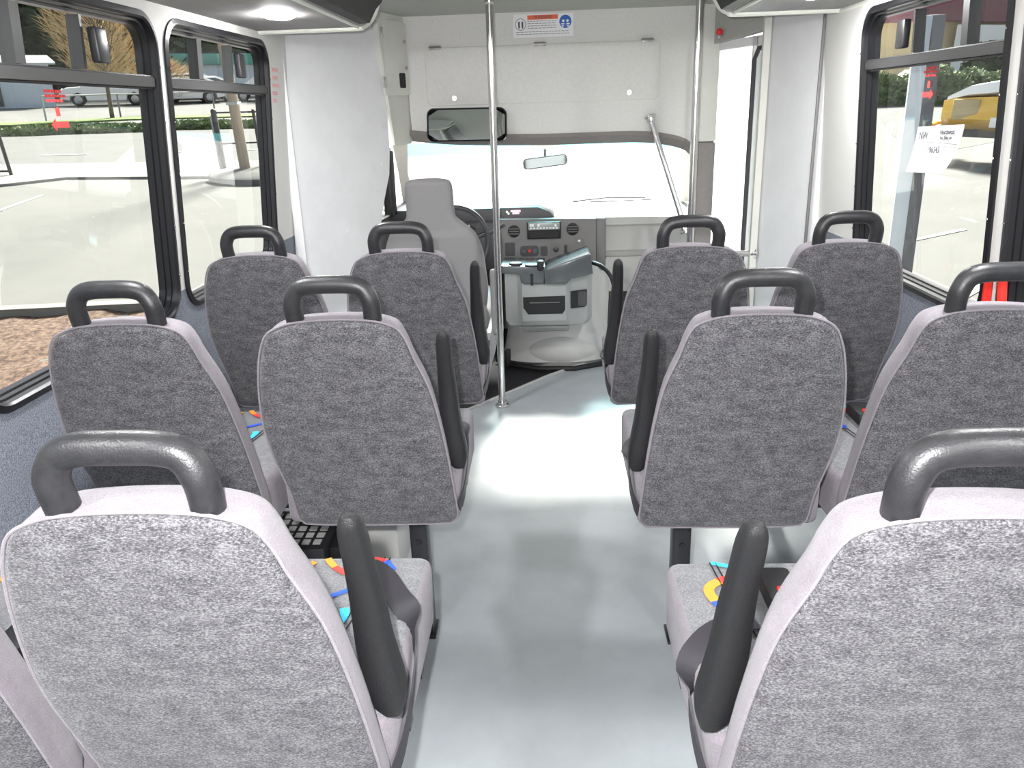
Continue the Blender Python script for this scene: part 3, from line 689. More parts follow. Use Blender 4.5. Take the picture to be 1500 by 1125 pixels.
# little switch cabinet on the cream side face
sw = empty('switch_cabinet', (-.742, 4.165, 1.62), rz=-.42, label='tall cream switch cabinet door with a dark square opening beside the bulkhead', cat='cabinet')
b = MB(); b.prism(rrect(-.10, .12, -.15, .19, .02), 0, .012, axis='x', bev=.003); cdo = b.build('cabinet_door', 'cream', sw)
b = MB(); b.prism(rrect(.035, .085, -.115, -.045, .008), .012, .003, axis='x'); b.build('dark_opening', 'black', cdo)
for z in (.13, -.09):
    b = MB(); b.box(.006, .02, -.105, -.085, z-.025, z+.025, .003); b.build('hinge', 'chrome', cdo)
b = MB(); b.disc((.012, .10, .10), (1, 0, 0), .009, .008); b.disc((.012, .10, -.02), (1, 0, 0), .009, .008); b.build('lock', 'chrome', cdo)
# door header switch with red lens
db = empty('door_button', (.845, 4.22, 1.70), label='small red lens on the beam above the entry door', cat='button')
b = MB(); b.disc((0, -.01, 0), (-.5, -1, 0), .018, .012); b.build('button_base', 'chrome', db)
b = MB(); b.ball((-.004, -.024, .008), .016, .010, .016); b.build('red_lens', 'red', db)
# red notice on the left wall
wn = empty('wall_notice', (0, 0, 0), label='five short lines of faded red lettering on the left wall before the partition', cat='lettering')
mt = lambda y, z: Matrix.Translation((wxL(z)+.0015, y, z)) @ Matrix.Rotation(PI/2, 4, 'Z') @ Matrix.Rotation(PI/2, 4, 'X')
# (reading direction runs toward the front of the bus)
b = MB()
rw = [(.080, 3), (.072, 3), (.088, 4), (.062, 3), (.052, 2)]
for k, (L_, nw) in enumerate(rw):
    z = 1.57-k*.030; x = 3.425
    for j in range(nw*3):
        wdt = L_/(nw*3)*.78; b.box(wxL(z)+.0008, wxL(z)+.0018, x, x+wdt, z-.007, z+.007); x += L_/(nw*3)
b.build('red_lines', 'pinkink', wn, smooth=False)
# emergency exit decals on the two windows
def exit_decal(fx, out, y, z, lab):
    e = empty('exit_decal', (fx(z)+out*.037, y, z), label=lab, cat='decal'); e.scale = (1, .65, .65)
    d = -out
    b = MB(); b.prism([(-.055, 0), (-.025, .022), (-.025, .011), (.055, .011), (.055, -.011), (-.025, -.011), (-.025, -.022)], 0, d*.001, axis='x'); b.xf(Matrix.Translation((0, 0, -.065))); b.build('red_arrow', 'decalred', e, smooth=False)
    b = MB()
    for k in range(3):
        for j in range(5+k % 2): b.box(0, d*.001, -.06+j*.022, -.06+j*.022+.017, .045-k*.016, .055-k*.016)
    b.box(0, d*.001, -.012, .012, -.036, -.006)
    b.build('red_lettering', 'decalred', e, smooth=False)
exit_decal(wxL, -1, 1.95, 1.425, 'red exit decal with a left-pointing arrow on the rear left window')
exit_decal(wxR, 1, 2.60, 1.43, 'red exit decal blocks on the right window above the white and grey post')
# paper notice on the right window
pn = empty('paper_notice', (wxR(1.25)+.012, 2.47, 1.245), label='white paper sheet with stock number taped on the right window', cat='paper')
R90 = Matrix.Rotation(-PI/2, 4, 'Z')
pm = Matrix.Rotation(.06, 4, 'Y') @ R90
b = MB(); rg = []
for i in range(9):
    t = i/8; z = .05-.135*t; bend = .004*math.sin(t*PI); xa = -.14-.03*t; xb = .14-.05*t*t-.02*t
    rg.append([(xa, bend, z-.012*(1-t)*0), (xb, bend, z+.012), (xb, bend+.0006, z+.012), (xa, bend+.0006, z)])
b.rings(rg); b.xf(pm); b.build('sheet', 'white', pn)
T_ = lambda x, z: pm @ Matrix.Translation((x, -.002, z)) @ Matrix.Rotation(PI/2, 4, 'X') @ Matrix.Rotation(.043, 4, 'Z')
text('186343', .026, T_(-.01, -.012), 'stock_number', 'ink', pn)
text('Northwest', .019, T_(.055, .040), 'heading', 'ink', pn); text('Bus Sales, Inc.', .013, T_(.055, .024), 'heading', 'ink', pn)
text('NW', .032, T_(-.09, .026), 'heading', 'ink', pn)
b = MB(); b.box(-.14, .125, -.0025, -.002, .008, .0095); b.xf(pm); b.build('rule', 'ink', pn, smooth=False)

# ------------------------------------------------------------------ driver's cab
# driver's seat
ds = empty('driver_seat', (-.543, 3.62, 0), label='plain grey high-back driver seat with tall headrest', cat='seat')
def dsx(x, y, z): return Vector((x, y-(z-.45)*.16, z))
prof = [(.45, .235), (.55, .25), (.66, .245), (.76, .235), (.84, .205), (.89, .150), (.92, .118), (.96, .112), (1.02, .112), (1.07, .108), (1.092, .09), (1.10, .05)]
b = MB(); rg = []
for v in catmull([(z, w_, 0) for z, w_ in prof], 4):
    z, w_ = v.x, v.y; n = 20; dp = .065 if z < .85 else .05; dp *= min(1, (1.105-z)/.03+.2) if z > 1.07 else 1
    rg.append([dsx(w_*math.copysign(abs(math.cos(t))**.45, math.cos(t)), .23+dp*math.copysign(abs(math.sin(t))**.6, math.sin(t)), z) for t in [2*PI*k/n for k in range(n)]])
b.rings(rg); b.build('backrest', 'driver_fab', ds, ang=60)
b = MB(); b.box(-.25, .25, .14, .66, .36, .50, .05, seg=4); b.build('seat_cushion', 'driver_fab', ds)
b = MB(); b.box(-.20, .20, .16, .60, .0, .30, .02); b.box(-.26, .27, .12, .64, .20, .37, .03); b.build('seat_base', 'dash_light', ds)
b = MB(); b.prism(rrect(-.03, .03, .33, .66, .028, 6), 0, .055, axis='x', bev=.012); b.xf(Matrix.Translation((.262, .20, 0))); b.build('armrest', 'driver_fab', ds)
b = MB(); b.box(.285, .30, .2, .24, .16, .20, .003); b.build('seat_lever', 'red', ds)
# steering wheel and column
stw = empty('steering_wheel', (-.500, 4.24, .735), label='dark grey steering wheel half hidden by the driver seat', cat='steering wheel')
stw.rotation_euler = (math.radians(-22), 0, 0)
b = MB(); b.tube([(.185*math.cos(2*PI*k/40), 0, .185*math.sin(2*PI*k/40)) for k in range(40)], .014, 10, closed=True); b.build('rim', 'dash_dark', stw)
b = MB(); b.prism(rrect(-.07, .07, -.05, .05, .03), .0, .04, bev=.01); b.build('hub', 'dash_dark', stw)
for a in (20, 160, 270):
    b = MB(); t = math.radians(a); b.ribbon([(.06*math.cos(t), .02, .06*math.sin(t)), (.18*math.cos(t), .0, .18*math.sin(t))], (0, 0, 1) if a != 270 else (1, 0, 0), .03, .012); b.build('spoke', 'dash_dark', stw)
b = MB(); b.tube([(0, .03, 0), (0, .30, -.03)], .04, 12); b.build('column', 'dash_dark', stw)
b = MB(); b.tube([(.04, .06, .0), (.20, .07, .06), (.27, .07, .10)], [.009, .008, .010], 8); b.build('shift_lever', 'dash_dark', stw)
# dashboard
da = empty('dashboard', (0, 4.55, 0), label='grey dashboard across the cab under the windscreen', cat='dashboard')
b = MB()   # lower body and top
b.prism([(.16, .35), (.10, .60), (.10, .765), (.16, .79), (.84, .765), (.84, .35)], .268, .64, axis='x')
b.build('passenger_fascia', 'dash_light', da, smooth=False)
b = MB(); b.prism([(.08, .60), (.085, .765), (.115, .765), (.115, .60)], .33, .40, axis='x'); gl = b.build('glovebox_door', 'dash_light', da, smooth=False)
b = MB(); b.prism([(.075, .36), (.085, .56), (.115, .56), (.115, .36)], .33, .52, axis='x'); b.build('lower_glovebox', 'dash_light', da, smooth=False)
b = MB(); b.box(-.90, -.26, .0, .84, .50, .79, .03); b.build('driver_fascia', 'dash_dark', da)
b = MB(); b.prism([(-.90, .86), (-.05, .862), (.02, .83), (.045, .795), (.045, .78), (-.90, .78)], .06, .6, bev=.01); b.build('instrument_hood', 'dash_dark', da)
b = MB(); b.rings([[(-.268, -.03, .555), (.275, -.03, .555), (.275, -.012, .795), (-.268, -.012, .805)], [(-.268, .2, .555), (.275, .2, .555), (.275, .2, .795), (-.268, .2, .805)]]); cs = b.build('center_stack', 'dash', da, smooth=False)
b = MB(); b.box(.275, .33, -.02, .18, .50, .80, .01); b.build('stack_side', 'dash', da)
b = MB(); b.prism([(-.05, .80), (.90, .785), (.90, .75), (-.05, .75)], .05, .79); b.build('dash_top', 'dash_light', da, smooth=False)
for x, z in ((-.187, .738), (.143, .742)):
    b = MB(); b.disc((x, -.024, z), (0, -1, 0), .034, .006); v_ = b.build('air_vent', 'black', cs)
    b = MB()
    for k in (-1, 0, 1): b.box(x-.028, x+.028, -.033, -.029, z+k*.014-.002, z+k*.014+.002)
    b.build('vent_slat', 'dash', v_, smooth=False)
rd = empty('car_radio', (-.018, 4.53, .738), label='car radio with grey button face above a dark slot in the dashboard', cat='radio')
b = MB(); b.box(-.095, .095, -.018, .03, -.045, .05, .004); b.build('radio_body', 'black', rd)
b = MB(); b.box(-.088, .088, -.023, -.016, .006, .045, .003); rf = b.build('radio_face', 'lcd', rd)
b = MB()
for k in range(9): b.box(-.078+k*.018, -.066+k*.018, -.026, -.022, .012, .020)
b.box(-.08, -.055, -.026, -.022, .026, .04); b.disc((-.03, -.023, .032), (0, -1, 0), .008, .005); b.disc((.065, -.023, .03), (0, -1, 0), .007, .005); b.build('radio_button', 'white', rf, smooth=False)
b = MB(); b.box(-.08, .08, -.0185, -.016, -.038, -.006); b.build('slot', 'black', rd)
# climate panels
b = MB(); b.prism(rrect(-.155, -.05, .595, .655, .018), -.030, .006); cp = b.build('climate_panel', 'dash_dark', cs)
for x, m_ in ((-.132, 'tray'), (-.070, 'tray'), (-.101, 'red')):
    b = MB(); b.disc((x, -.031, .626), (0, -1, 0), .017 if m_ == 'tray' else .009, .010 if m_ == 'tray' else .003); b.build('dial', m_, cp)
b = MB(); b.prism(rrect(-.040, -.0, .595, .650, .01), -.030, .006); b.build('rocker_switch', 'dash_dark', cs)
b = MB(); b.prism(rrect(.022, .135, .600, .670, .012), -.031, .003); b.build('switch_panel', 'dash', cs)
b = MB(); b.disc((.048, -.031, .632), (0, -1, 0), .017, .003); b.tube([(.103, -.032, .655), (.103, -.034, .61)], .008, 8); b.build('socket', 'dash_dark', cs)
b = MB(); b.prism(rrect(.155, .205, .60, .69, .006), -.031, .003); b.build('blank_panel', 'dash', cs)
b = MB(); b.box(.172, .186, -.033, -.028, .672, .682); b.build('switch_icon', 'white', cs)
b = MB(); b.prism(rrect(-.24, -.185, .60, .675, .008), -.031, .004); b.build('headlight_switch', 'dash_dark', cs)
# display in the instrument hood, gauges
b = MB(); b.box(-.205, -.150, .052, .058, .836, .845); b.box(-.195, -.158, .052, .058, .824, .832); b.build('display', 'display', da, label='pink lit digits')
b = MB(); b.box(-.232, -.222, .052, .058, .832, .842); b.box(-.222, -.214, .052, .058, .822, .832); b.build('indicator_lamp', 'displayg', da)
b = MB()
for x in (-.58, -.44): b.disc((x, -.004, .72), (0, -1, 0), .055, .006)
b.build('gauge', 'black', da)
b = MB()
for x, z in ((-.475, .765), (-.46, .765), (-.445, .765)): b.box(x, x+.008, -.012, -.009, z, z+.012)
b.tube([(-.44, -.012, .72), (-.47, -.012, .695)], .002, 5); b.build('gauge_marks', 'white', da, smooth=False)
# engine cover with a bulge
ec = empty('engine_cover', (.04, 4.45, 0), label='light grey engine cover rising from the cab floor under the console', cat='engine cover')
b = MB(); rg = []
for z, wl_, wr_, y in ((0, .30, .30, -.10), (.02, .31, .31, -.12), (.10, .29, .305, -.085), (.2, .275, .30, -.04), (.35, .28, .31, .0), (.50, .29, .31, .02), (.56, .28, .30, .04)):
    n = 14; rg.append([(-wl_, .30, z)]+[((-wl_+(wl_+wr_)*k/n), y+.10*abs(2*k/n-1)**3, z) for k in range(n+1)]+[(wr_, .30, z)])
b.rings(rg); b.build('cover_shell', 'engine', ec, ang=50)
b = MB(); b.ball((.02, .0, .05), .24, .125, .12, seg=32); b.build('bulge', 'engine', ec)
b = MB(); b.tube([(-.34, -.02, .012), (-.26, -.12, .012), (-.1, -.20, .010), (.10, -.21, .010), (.26, -.13, .012), (.34, -.03, .012)], .016, 8); b.build('rubber_edge', 'black', ec)
b = MB(); b.box(-.30, -.26, -.13, -.09, .0, .10, .006); b.box(.285, .31, -.10, -.06, .0, .10, .006); b.build('cover_latch', 'black', ec)
# console: bin + tray
co = empty('center_console', (0, 4.2, 0), label='grey centre console bin with dark cup-holder tray on top', cat='console')
b = MB()
def csec(z, ins=0):
    return [(-.232+ins, .20, z), (-.232+ins, .03, z), (-.165, .02, z), (-.14, -.005+ins, z), (.095, -.005+ins, z), (.125, .02, z), (.21-ins, .03, z), (.235-ins, .06, z), (.235-ins, .20, z)]
b.rings([csec(.27, .02), csec(.30, .0), csec(.45), csec(.555)]); 
b.rings([[(-.14, .02, .235), (-.15, .0, .26), (.11, .0, .26), (.10, .02, .235)], [(-.14, .2, .235), (-.15, .2, .30), (.11, .2, .30), (.10, .2, .235)]])
b.build('bin', 'bin', co, ang=30)
b = MB(); b.prism([(-.135, .432), (.090, .436), (.090, .36), (.075, .338), (-.110, .338), (-.135, .375)], -.008, .01); b.build('open_pocket', 'black', co, smooth=False)
b = MB(); b.box(-.10, .06, -.013, -.008, .400, .404); b.build('pocket_lip', 'dash', co)
b = MB(); b.prism([(.120, .455), (.208, .462), (.208, .385), (.195, .368), (.120, .362)], .012, .016); b.build('side_pocket', 'black', co, smooth=False)
b = MB(); b.box(.160, .206, .008, .012, .375, .455); b.build('pocket_divider', 'dash_dark', co)
b = MB()  # tray: low left part, cupholder notch, raised right wedge
b.prism([(-.245, .565), (-.15, .555), (-.145, .515), (-.125, .503), (-.02, .503), (-.015, .60), (-.245, .608)], -.02, .26, bev=.008)
b.prism([(-.02, .503), (.095, .500), (.125, .53), (.238, .555), (.225, .655), (.215, .662), (.10, .625), (.005, .592), (-.02, .575)], -.025, .26, bev=.008)
b.build('tray', 'tray', co, ang=30)
b = MB(); b.disc((-.08, -.0, .600), (0, 0, 1), .042, .010); b.disc((-.17, .02, .606), (0, 0, 1), .036, .010); b.box(-.055, -.02, -.03, .02, .575, .63, .01); b.build('cup_holder', 'black', co)
b = MB(); b.box(-.092, -.078, -.03, -.018, .50, .56); b.build('cup_slot', 'black', co)
# hose / cable at the right of the console with a coloured tag
hz = empty('cable_loop', (.26, 4.2, .5), label='black cable looping down right of the console with a coloured tag', cat='cable')
b = MB(); b.tube(catmull([(-.02, .05, .10), (.03, .0, .085), (.075, -.03, .03), (.095, -.05, -.06), (.12, -.06, -.16), (.17, -.04, -.22)], 5), .011, 10); b.build('cable', 'black', hz)
b = MB(); b.ball((.115, -.07, -.05), .012, .012, .03); b.ball((.075, -.06, -.055), .008, .01, .02, mi=1); b.build('coloured_tag', ['redw', 'yellow_w'], hz)

# floor heater under the left middle row
fh = empty('floor_heater', (-.76, 2.10, 0), label='black floor heater with slotted grille between the left seats', cat='heater')
b = MB(); b.box(-.13, .10, -.10, .14, .0, .20, .01); hb = b.build('heater_body', 'steel_black', fh)
b = MB()
for i in range(6):
    for j in range(5): b.box(-.105+i*.033, -.083+i*.033, -.075+j*.04, -.05+j*.04, .200, .203)
b.build('grille', 'dash_light', hb, smooth=False)
b = MB(); b.box(.10, .18, -.06, .10, .05, .18, .008); b.build('blower_box', 'black', fh)
b = MB(); b.box(-.595, -.475, 2.16, 2.60, .0, .215, .015); tag(b.build('seat_pedestal', 'dash_light'), 'pale grey box on the floor behind the black heater, left of the aisle', 'pedestal')

# ================================================================== OUTDOORS (the lot slopes against the parked bus)
G, GA, GB = -.75, -.03, .055
UPV = Vector((-GA, -GB, 1)).normalized()
TILT = Vector((0, 0, 1)).rotation_difference(UPV).to_matrix().to_4x4()
def gz(x, y): return G+GA*x+GB*y
def OP(x, y, h=0): return Vector((x, y, gz(x, y)))+UPV*h
def put(o, x, y, rz=0, h=0, lean=None):
    mm = Matrix.Translation(OP(x, y, h)) @ TILT @ Matrix.Rotation(rz, 4, 'Z')
    if lean: mm = mm @ Matrix.Rotation(lean, 4, 'Y')
    o.rotation_mode = 'QUATERNION'; loc, q, s = mm.decompose(); o.location = loc; o.rotation_quaternion = q
    return o
def gpoly(name, pts, h, m_, th=.05, kind='structure', **k):
    b = MB(); b.rings([[OP(x, y, h-th) for x, y in pts], [OP(x, y, h) for x, y in pts]]); o = b.build(name, m_, smooth=False); tag(o, kind=kind, **k); return o
gpoly('ground', [(-90, -15), (90, -15), (110, 130), (-110, 130)], 0, 'asphalt', .3)
gpoly('ground_glare_apron', [(-1.6, 5.6), (2.0, 5.6), (4.9, 14), (14, 40), (32, 95), (-22, 95), (-4.3, 14)], .012, 'glare_apron', .02)  # white ground added ahead, standing in for the glare outside
gpoly('ground_sidewalk', [(-26, 8.5), (-10.0, 14.6), (-9.3, 15.6), (-5.0, 15.85), (-5.6, 18.5), (-8.95, 18.05), (-10.97, 17.75), (-30, 14.5)], .05, 'concrete', .1)
gpoly('ground_road', [(-30, 14.6), (-10.97, 17.78), (-8.95, 18.08), (-5.7, 18.6), (-8.8, 28.0), (-13.1, 26.75), (-15.65, 24.8), (-32, 21)], .02, 'road', .04)
# lane dashes
for k, (x0, y0, x1, y1) in enumerate([(-12.2, 19.6, -11.2, 19.85), (-9.9, 20.2, -9.0, 20.45), (-7.9, 20.8, -7.2, 21.0)]):
    d = Vector((x1-x0, y1-y0)).normalized()*1; n_ = Vector((-d.y, d.x))*.10
    gpoly('road_dash', [(x0-n_.x, y0-n_.y), (x1-n_.x, y1-n_.y), (x1+n_.x, y1+n_.y), (x0+n_.x, y0+n_.y)], .03, 'paint', .01)
gpoly('ground_line', [(-8.37, 12.03), (-8.61, 13.70), (-8.69, 13.70), (-8.46, 12.03)], .008, 'paint', .01)
gpoly('ground_line', [(-9.6, 8.6), (-8.34, 12.1), (-8.46, 12.1), (-9.75, 8.6)], .008, 'paint', .01)
gpoly('ground_line', [(4.5, 10.15), (5.6, 10.95), (5.55, 11.03), (4.45, 10.22)], .008, 'paint', .01)
gpoly('ground_line', [(3.6, 7.2), (6.6, 10.4), (6.5, 10.47), (3.5, 7.25)], .008, 'paint', .01)
# mulch bed with its concrete edge
b = MB(); N = 40; rg = []
for i in range(N+1):
    row = []
    for j in range(31):
        u, v = i/N, j/30; x = -9.5+7.3*u; y = (5.75+.23*(x+9.5)*.95)*(v)+1.6*(1-v)
        row.append(OP(x, y, .02+.05*noise.noise(Vector((x*3, y*3, 0)))+.04*noise.noise(Vector((x*11, y*11, 3)))))
    rg.append(row)
b.rings(rg, closed=False, cap0=False, cap1=False); tag(b.build('bark_mulch', 'mulch'), 'brown bark mulch bed on the ground below the left window', 'mulch', kind='stuff')
b = MB(); b.ribbon([OP(-9.5+7.3*k/20, 5.85+.22*(7.3*k/20)*.95, .03) for k in range(21)], UPV.cross(Vector((1, .22, 0))), .14, .10); tag(b.build('trim_13', 'concrete'), kind='structure')
# hedges and grass strips beyond the road
def leafmass(cx, cy, w_, d_, h_, n, rz, m_, name, lab, cat, size=.16, group=None, stuff=None):
    b = MB(); 
    nx = max(4, int(w_/.5)); rg = []
    for i in range(nx+1):
        x = -w_/2+w_*i/nx; hh = h_*(.72+.2*noise.noise(Vector((x*.6+cx, cy, 0)))) * (.45 if i in (0, nx) else 1); dd_ = d_/2*(.85 if 0 < i < nx else .4)
        rg.append([(x, -dd_, 0), (x, -dd_*1.05, hh*.55), (x, -dd_*.6, hh*.95), (x, dd_*.6, hh*.95), (x, dd_*1.05, hh*.55), (x, dd_, 0)])
    b.rings(rg)
    for k in range(n):
        x = random.uniform(-w_/2, w_/2); hh = h_*(.8+.25*noise.noise(Vector((x*.6+cx, cy, 0)))); t = random.uniform(0, PI); y = -math.cos(t)*d_/2; z = hh*(math.sin(t)**.6)
        p = Vector((x, y, max(.05, z*random.uniform(.7, 1.08)))); a = Vector((random.gauss(0, 1), random.gauss(0, 1), random.gauss(0, 1))).normalized(); c_ = a.orthogonal().normalized()
        s = size*random.uniform(.5, 1.2); vs = [b.bm.verts.new(p+q) for q in (a*s, c_*s*.6, -a*s, -c_*s*.6)]; b.bm.faces.new(vs)
    o = b.build(name, m_, smooth=False); tag(o, lab, cat, group); put(o, cx, cy, rz); return o
GH = 'hedge bushes across the road'
hd = [(-19.5, 24.4, 6, .40), (-14.7, 26.1, 4.6, .40), (-11.0, 28.0, 3.6, .30)]
for i, (x, y, w_, rz) in enumerate(hd):
    leafmass(x, y, w_, .9, .32, 3000, rz, 'leaf', 'hedge_bush', ['low hedge at the far left across the road', 'low green hedge across the road seen through the rear left window', 'low green hedge across the road behind the black rail posts'][i], 'hedge', size=.09)
gpoly('ground_grass', [(-32, 25), (-18.9, 28.9), (-16.2, 31.9), (-11.0, 34.2), (-11.2, 35.4), (-16.5, 33.7), (-19.1, 30.4), (-32, 27)], .06, 'grass', .08)
# long pipe rail beyond, posts are its parts
def pipe_fence(name, pts, h, nrail, m_, r_, lab, cat, gap=2.4, lean=0):
    x0, y0 = pts[0]; root = empty(name, (0, 0, 0), label=lab, cat=cat); root.location = OP(x0, y0); loc0 = OP(x0, y0)
    L = [(Vector((a[0], a[1])), Vector((c[0], c[1]))) for a, c in zip(pts, pts[1:])]
    for k in range(nrail):
        hh = h*(k+1)/nrail if nrail > 1 else h
        b = MB(); b.tube([OP(p[0], p[1], hh)-loc0 for p in pts], r_, 8); b.build('rail', m_, root)
    for a, c in L:
        n = max(1, int((c-a).length/gap))
        for i in range(n+1):
            p = a.lerp(c, i/n); b = MB(); b.tube([OP(p.x, p.y, 0)-loc0, OP(p.x, p.y, h*1.02)-loc0], r_*1.2, 8); b.build('post', m_, root)
    return root
pipe_fence('pipe_fence', [(-19.2, 31.6), (-17.28, 33.6), (-14.4, 36.2), (-12.4, 37.2)], .9, 1, 'galv', .03, 'thin pipe fence on the grass strip beyond the road', 'fence')
# near black rail at the round island
nf = empty('black_gate_rail', (0, 0, 0), label='black pipe rail with leaning posts at the concrete island', cat='fence'); L0 = OP(-6.39, 16.14); nf.location = L0
lean = Vector((-.055, 0, 0))
pA, pB = (-6.39, 16.14), (-5.72, 16.45)
def lp(p, h): return OP(p[0], p[1], h)+lean*h*1.0-L0
for p, r_ in ((pA, .055), (pB, .03)):
    b = MB(); b.tube([lp(p, 0), lp(p, 1.22)], r_, 10); b.ball(lp(p, 1.23), r_, r_, r_*.8); b.build('post', 'steel_black' if r_ < .05 else 'dash_dark', nf)
pC = (-4.9, 16.9)
for h in (.08, .62, 1.2):
    b = MB(); b.tube([lp(pA, h), lp(pC, h)], .018, 8); b.build('rail', 'steel_black', nf)
b = MB(); b.tube([lp((-6.46, 16.14), .02), lp((-6.46, 16.14), 1.15)], .02, 8); b.build('gate_stop', 'galv', nf)
b = MB(); b.disc((0, 0, 0), (0, 0, 1), .95, .16, 36); o = put(b.build('concrete_island', 'road'), -5.55, 15.75); tag(o, 'round grey concrete island at the foot of the brown pole', 'island')
# chain link gate at the far left
cg = empty('chain_link_gate', (0, 0, 0), label='black framed chain-link gate at the far left edge', cat='gate'); L1 = OP(-10.6, 15.9); cg.location = L1
def lq(x, h): return OP(-10.6+x, 15.9+x*.1, h)+lean*1.6*h-L1
for x in (0, -.9, -2.6):
    b = MB(); b.tube([lq(x, 0), lq(x, 1.45)], .035, 8); b.build('post', 'steel_black', cg)
for h in (.12, .75, 1.4):
    b = MB(); b.tube([lq(0, h), lq(-2.6, h)], .022, 8); b.build('rail', 'steel_black', cg)
b = MB()
for k in range(26):
    for s in (1, -1):
        x0 = -2.6*k/26; b.tube([lq(x0, .12 if s > 0 else 1.4), lq(max(-2.6, x0-.9), 1.4 if s > 0 else .12)], .004, 3)
b.build('mesh_wire', 'galv', cg)
# utility pole
up_ = empty('utility_pole', (0, 0, 0), label='brown utility pole leaning beside the concrete island', cat='pole'); put(up_, -5.95, 16.1, 0, 0, -.055)
b = MB(); b.tube([(0, 0, 0), (0, 0, 3.2), (0, 0, 7.5)], [.105, .095, .08], 14); b.build('pole_shaft', 'polebrown', up_)
b = MB(); b.tube([(-.0, 0, 2.95), (-.22, 0, 3.05), (-.5, 0, 2.95)], .02, 8); b.build('pole_bracket', 'galv', up_)
b = MB(); b.box(-.11, .11, -.11, .11, 1.35, 1.40); b.build('pole_band', 'galv', up_)
# trees: conifers, tan shrub tree, thin street tree
def tree(name, x, y, h, w_, m_, lab, kind, trunk=.15, n=1400, size=.35, th0=.2, cat='tree'):
    r = empty(name, (0, 0, 0), label=lab, cat=cat); put(r, x, y)
    b = MB(); b.tube([(0, 0, 0), (.05, 0, h*.5), (0, 0, h*.9)], [trunk, trunk*.7, trunk*.2], 8)
    if kind == 'bare':
        for k in range(26):
            z = h*random.uniform(.25, .7); a = random.uniform(0, 2*PI); L_ = w_*random.uniform(.4, .8)
            b.tube([(0, 0, z), (math.cos(a)*L_*.4, math.sin(a)*L_*.4, z+h*.15), (math.cos(a)*L_*.8, math.sin(a)*L_*.8, z+h*.35)], [trunk*.4, trunk*.25, trunk*.08], 5)
    b.build('trunk', 'bark', r)
    b = MB()
    for k in range(n):
        if kind == 'cone':
            t = random.random()**1.3; z = h*(th0+(1-th0)*t); rad = w_/2*(1-t)*(.7+.5*random.random())+.05
        else:
            t = random.random(); z = h*(th0+(1-th0)*t); rad = w_/2*math.sin(PI*min(.98, t*.9+.1))**.6*random.uniform(.3, 1.05)
        a = random.uniform(0, 2*PI); p = Vector((rad*math.cos(a), rad*math.sin(a), z)); q = Vector((random.gauss(0, 1), random.gauss(0, 1), random.gauss(0, .6))).normalized(); c_ = q.orthogonal().normalized()
        s = size*random.uniform(.5, 1.3); k2 = .5
        if kind == 'bare':
            q = (Vector((math.cos(a), math.sin(a), .9))+Vector((random.gauss(0, .35), random.gauss(0, .35), random.gauss(0, .3)))).normalized(); c_ = q.cross(Vector((-math.sin(a), math.cos(a), random.gauss(0, .5)))).normalized(); k2 = .045
        b.bm.faces.new([b.bm.verts.new(p+v) for v in (q*s, c_*s*k2, -q*s, -c_*s*k2)])
    b.build('foliage', m_, r, smooth=False)
    return r
tree('street_tree', -17.11, 32.6, 5.2, 3.6, 'twig', 'bare tan-twigged tree beyond the road, seen in the rear left window', 'bare', .09, 3600, .30, .32)
con = [(-36, 52), (-31, 56), (-27, 58), (-23, 62), (-40, 48), (-18, 64), (-33, 62), (-44, 56), (-14, 66), (-26, 66)]
for i, (x, y) in enumerate(con):
    tree('conifer', x, y, 16+3*math.sin(i*2.1), 8.5, 'conifer', 'tall dark conifer in the wood behind the left buildings', 'cone', .3, 2200, .75, .04)['group'] = 'dark conifers behind the left lot'
tan_ = [(-20.5, 45, 2.2), (-14.8, 49, 3.2)]
for i, (x, y, h) in enumerate(tan_):
    tree('tan_shrub', x, y, h, 3.6, 'twig', ['tan bare shrub behind the white parked cars', 'tan bare shrub just right of the brown utility pole'][i], 'bare', .06, 2400, .34, .15, 'shrub')
# parked cars
def car(x, y, rz, lab, L_=4.4, hh=1.45, m_='carwhite', name='parked_car'):
    r = empty(name, (0, 0, 0), label=lab, cat='car'); put(r, x, y, rz)
    W = .88; k = L_/4.4
    body = [(-2.2, .35), (-2.18, .75), (-1.9, .88), (-1.2, .93), (-.5, 1.40*hh/1.45), (.9, 1.45*hh/1.45), (1.75, 1.0), (2.1, .92), (2.2, .6), (2.15, .33), (1.75, .28), (1.7, .5), (1.35, .66), (1.0, .5), (.95, .25), (-.95, .25), (-1.0, .5), (-1.35, .66), (-1.7, .5), (-1.75, .28)]
    b = MB(); rg = []
    for yy, ins in ((-W, .05), (-W+.04, 0), (W-.04, 0), (W, .05)):
        rg.append([(px*k, yy*(1 if pz < .95 else .84), pz) for px, pz in inset(body, ins*.6)])
    b.rings(rg); b.build('body', m_, r, ang=30)
    for s in (-1, 1):
        b = MB(); q = [(-1.05, .96), (-.48, 1.33*hh/1.45), (.1, 1.36*hh/1.45), (.1, .96)]; q2 = [(.16, .96), (.16, 1.36*hh/1.45), (.85, 1.36*hh/1.45), (1.5, 1.0)]
        for p in (q, q2): b.prism([(a*k, c_) for a, c_ in p], s*(W*.84-.03), s*.06)
        b.build('side_window', 'carglass', r, smooth=False)
    for wx in (-1.35, 1.35):
        for s in (-1, 1):
            b = MB(); b.disc((wx*k, s*(W-.2), .32), (0, s, 0), .32, .21, 20); wo = b.build('wheel', 'tyre', r)
            b = MB(); b.disc((wx*k, s*(W+.0), .32), (0, s, 0), .19, .02, 14); b.build('hub_cap', 'hub', wo)
    return r
car(-22.9, 43.5, .45, 'white suv parked on the far lot, left of the bare tree', 4.3, 1.55)
car(-19.8, 45.5, .55, 'white suv parked on the far lot just right of the bare tree', 4.3, 1.55)
car(-19.6, 47.5, .45, 'long white car parked on the far lot, seen in the front left window', 4.6, 1.35)
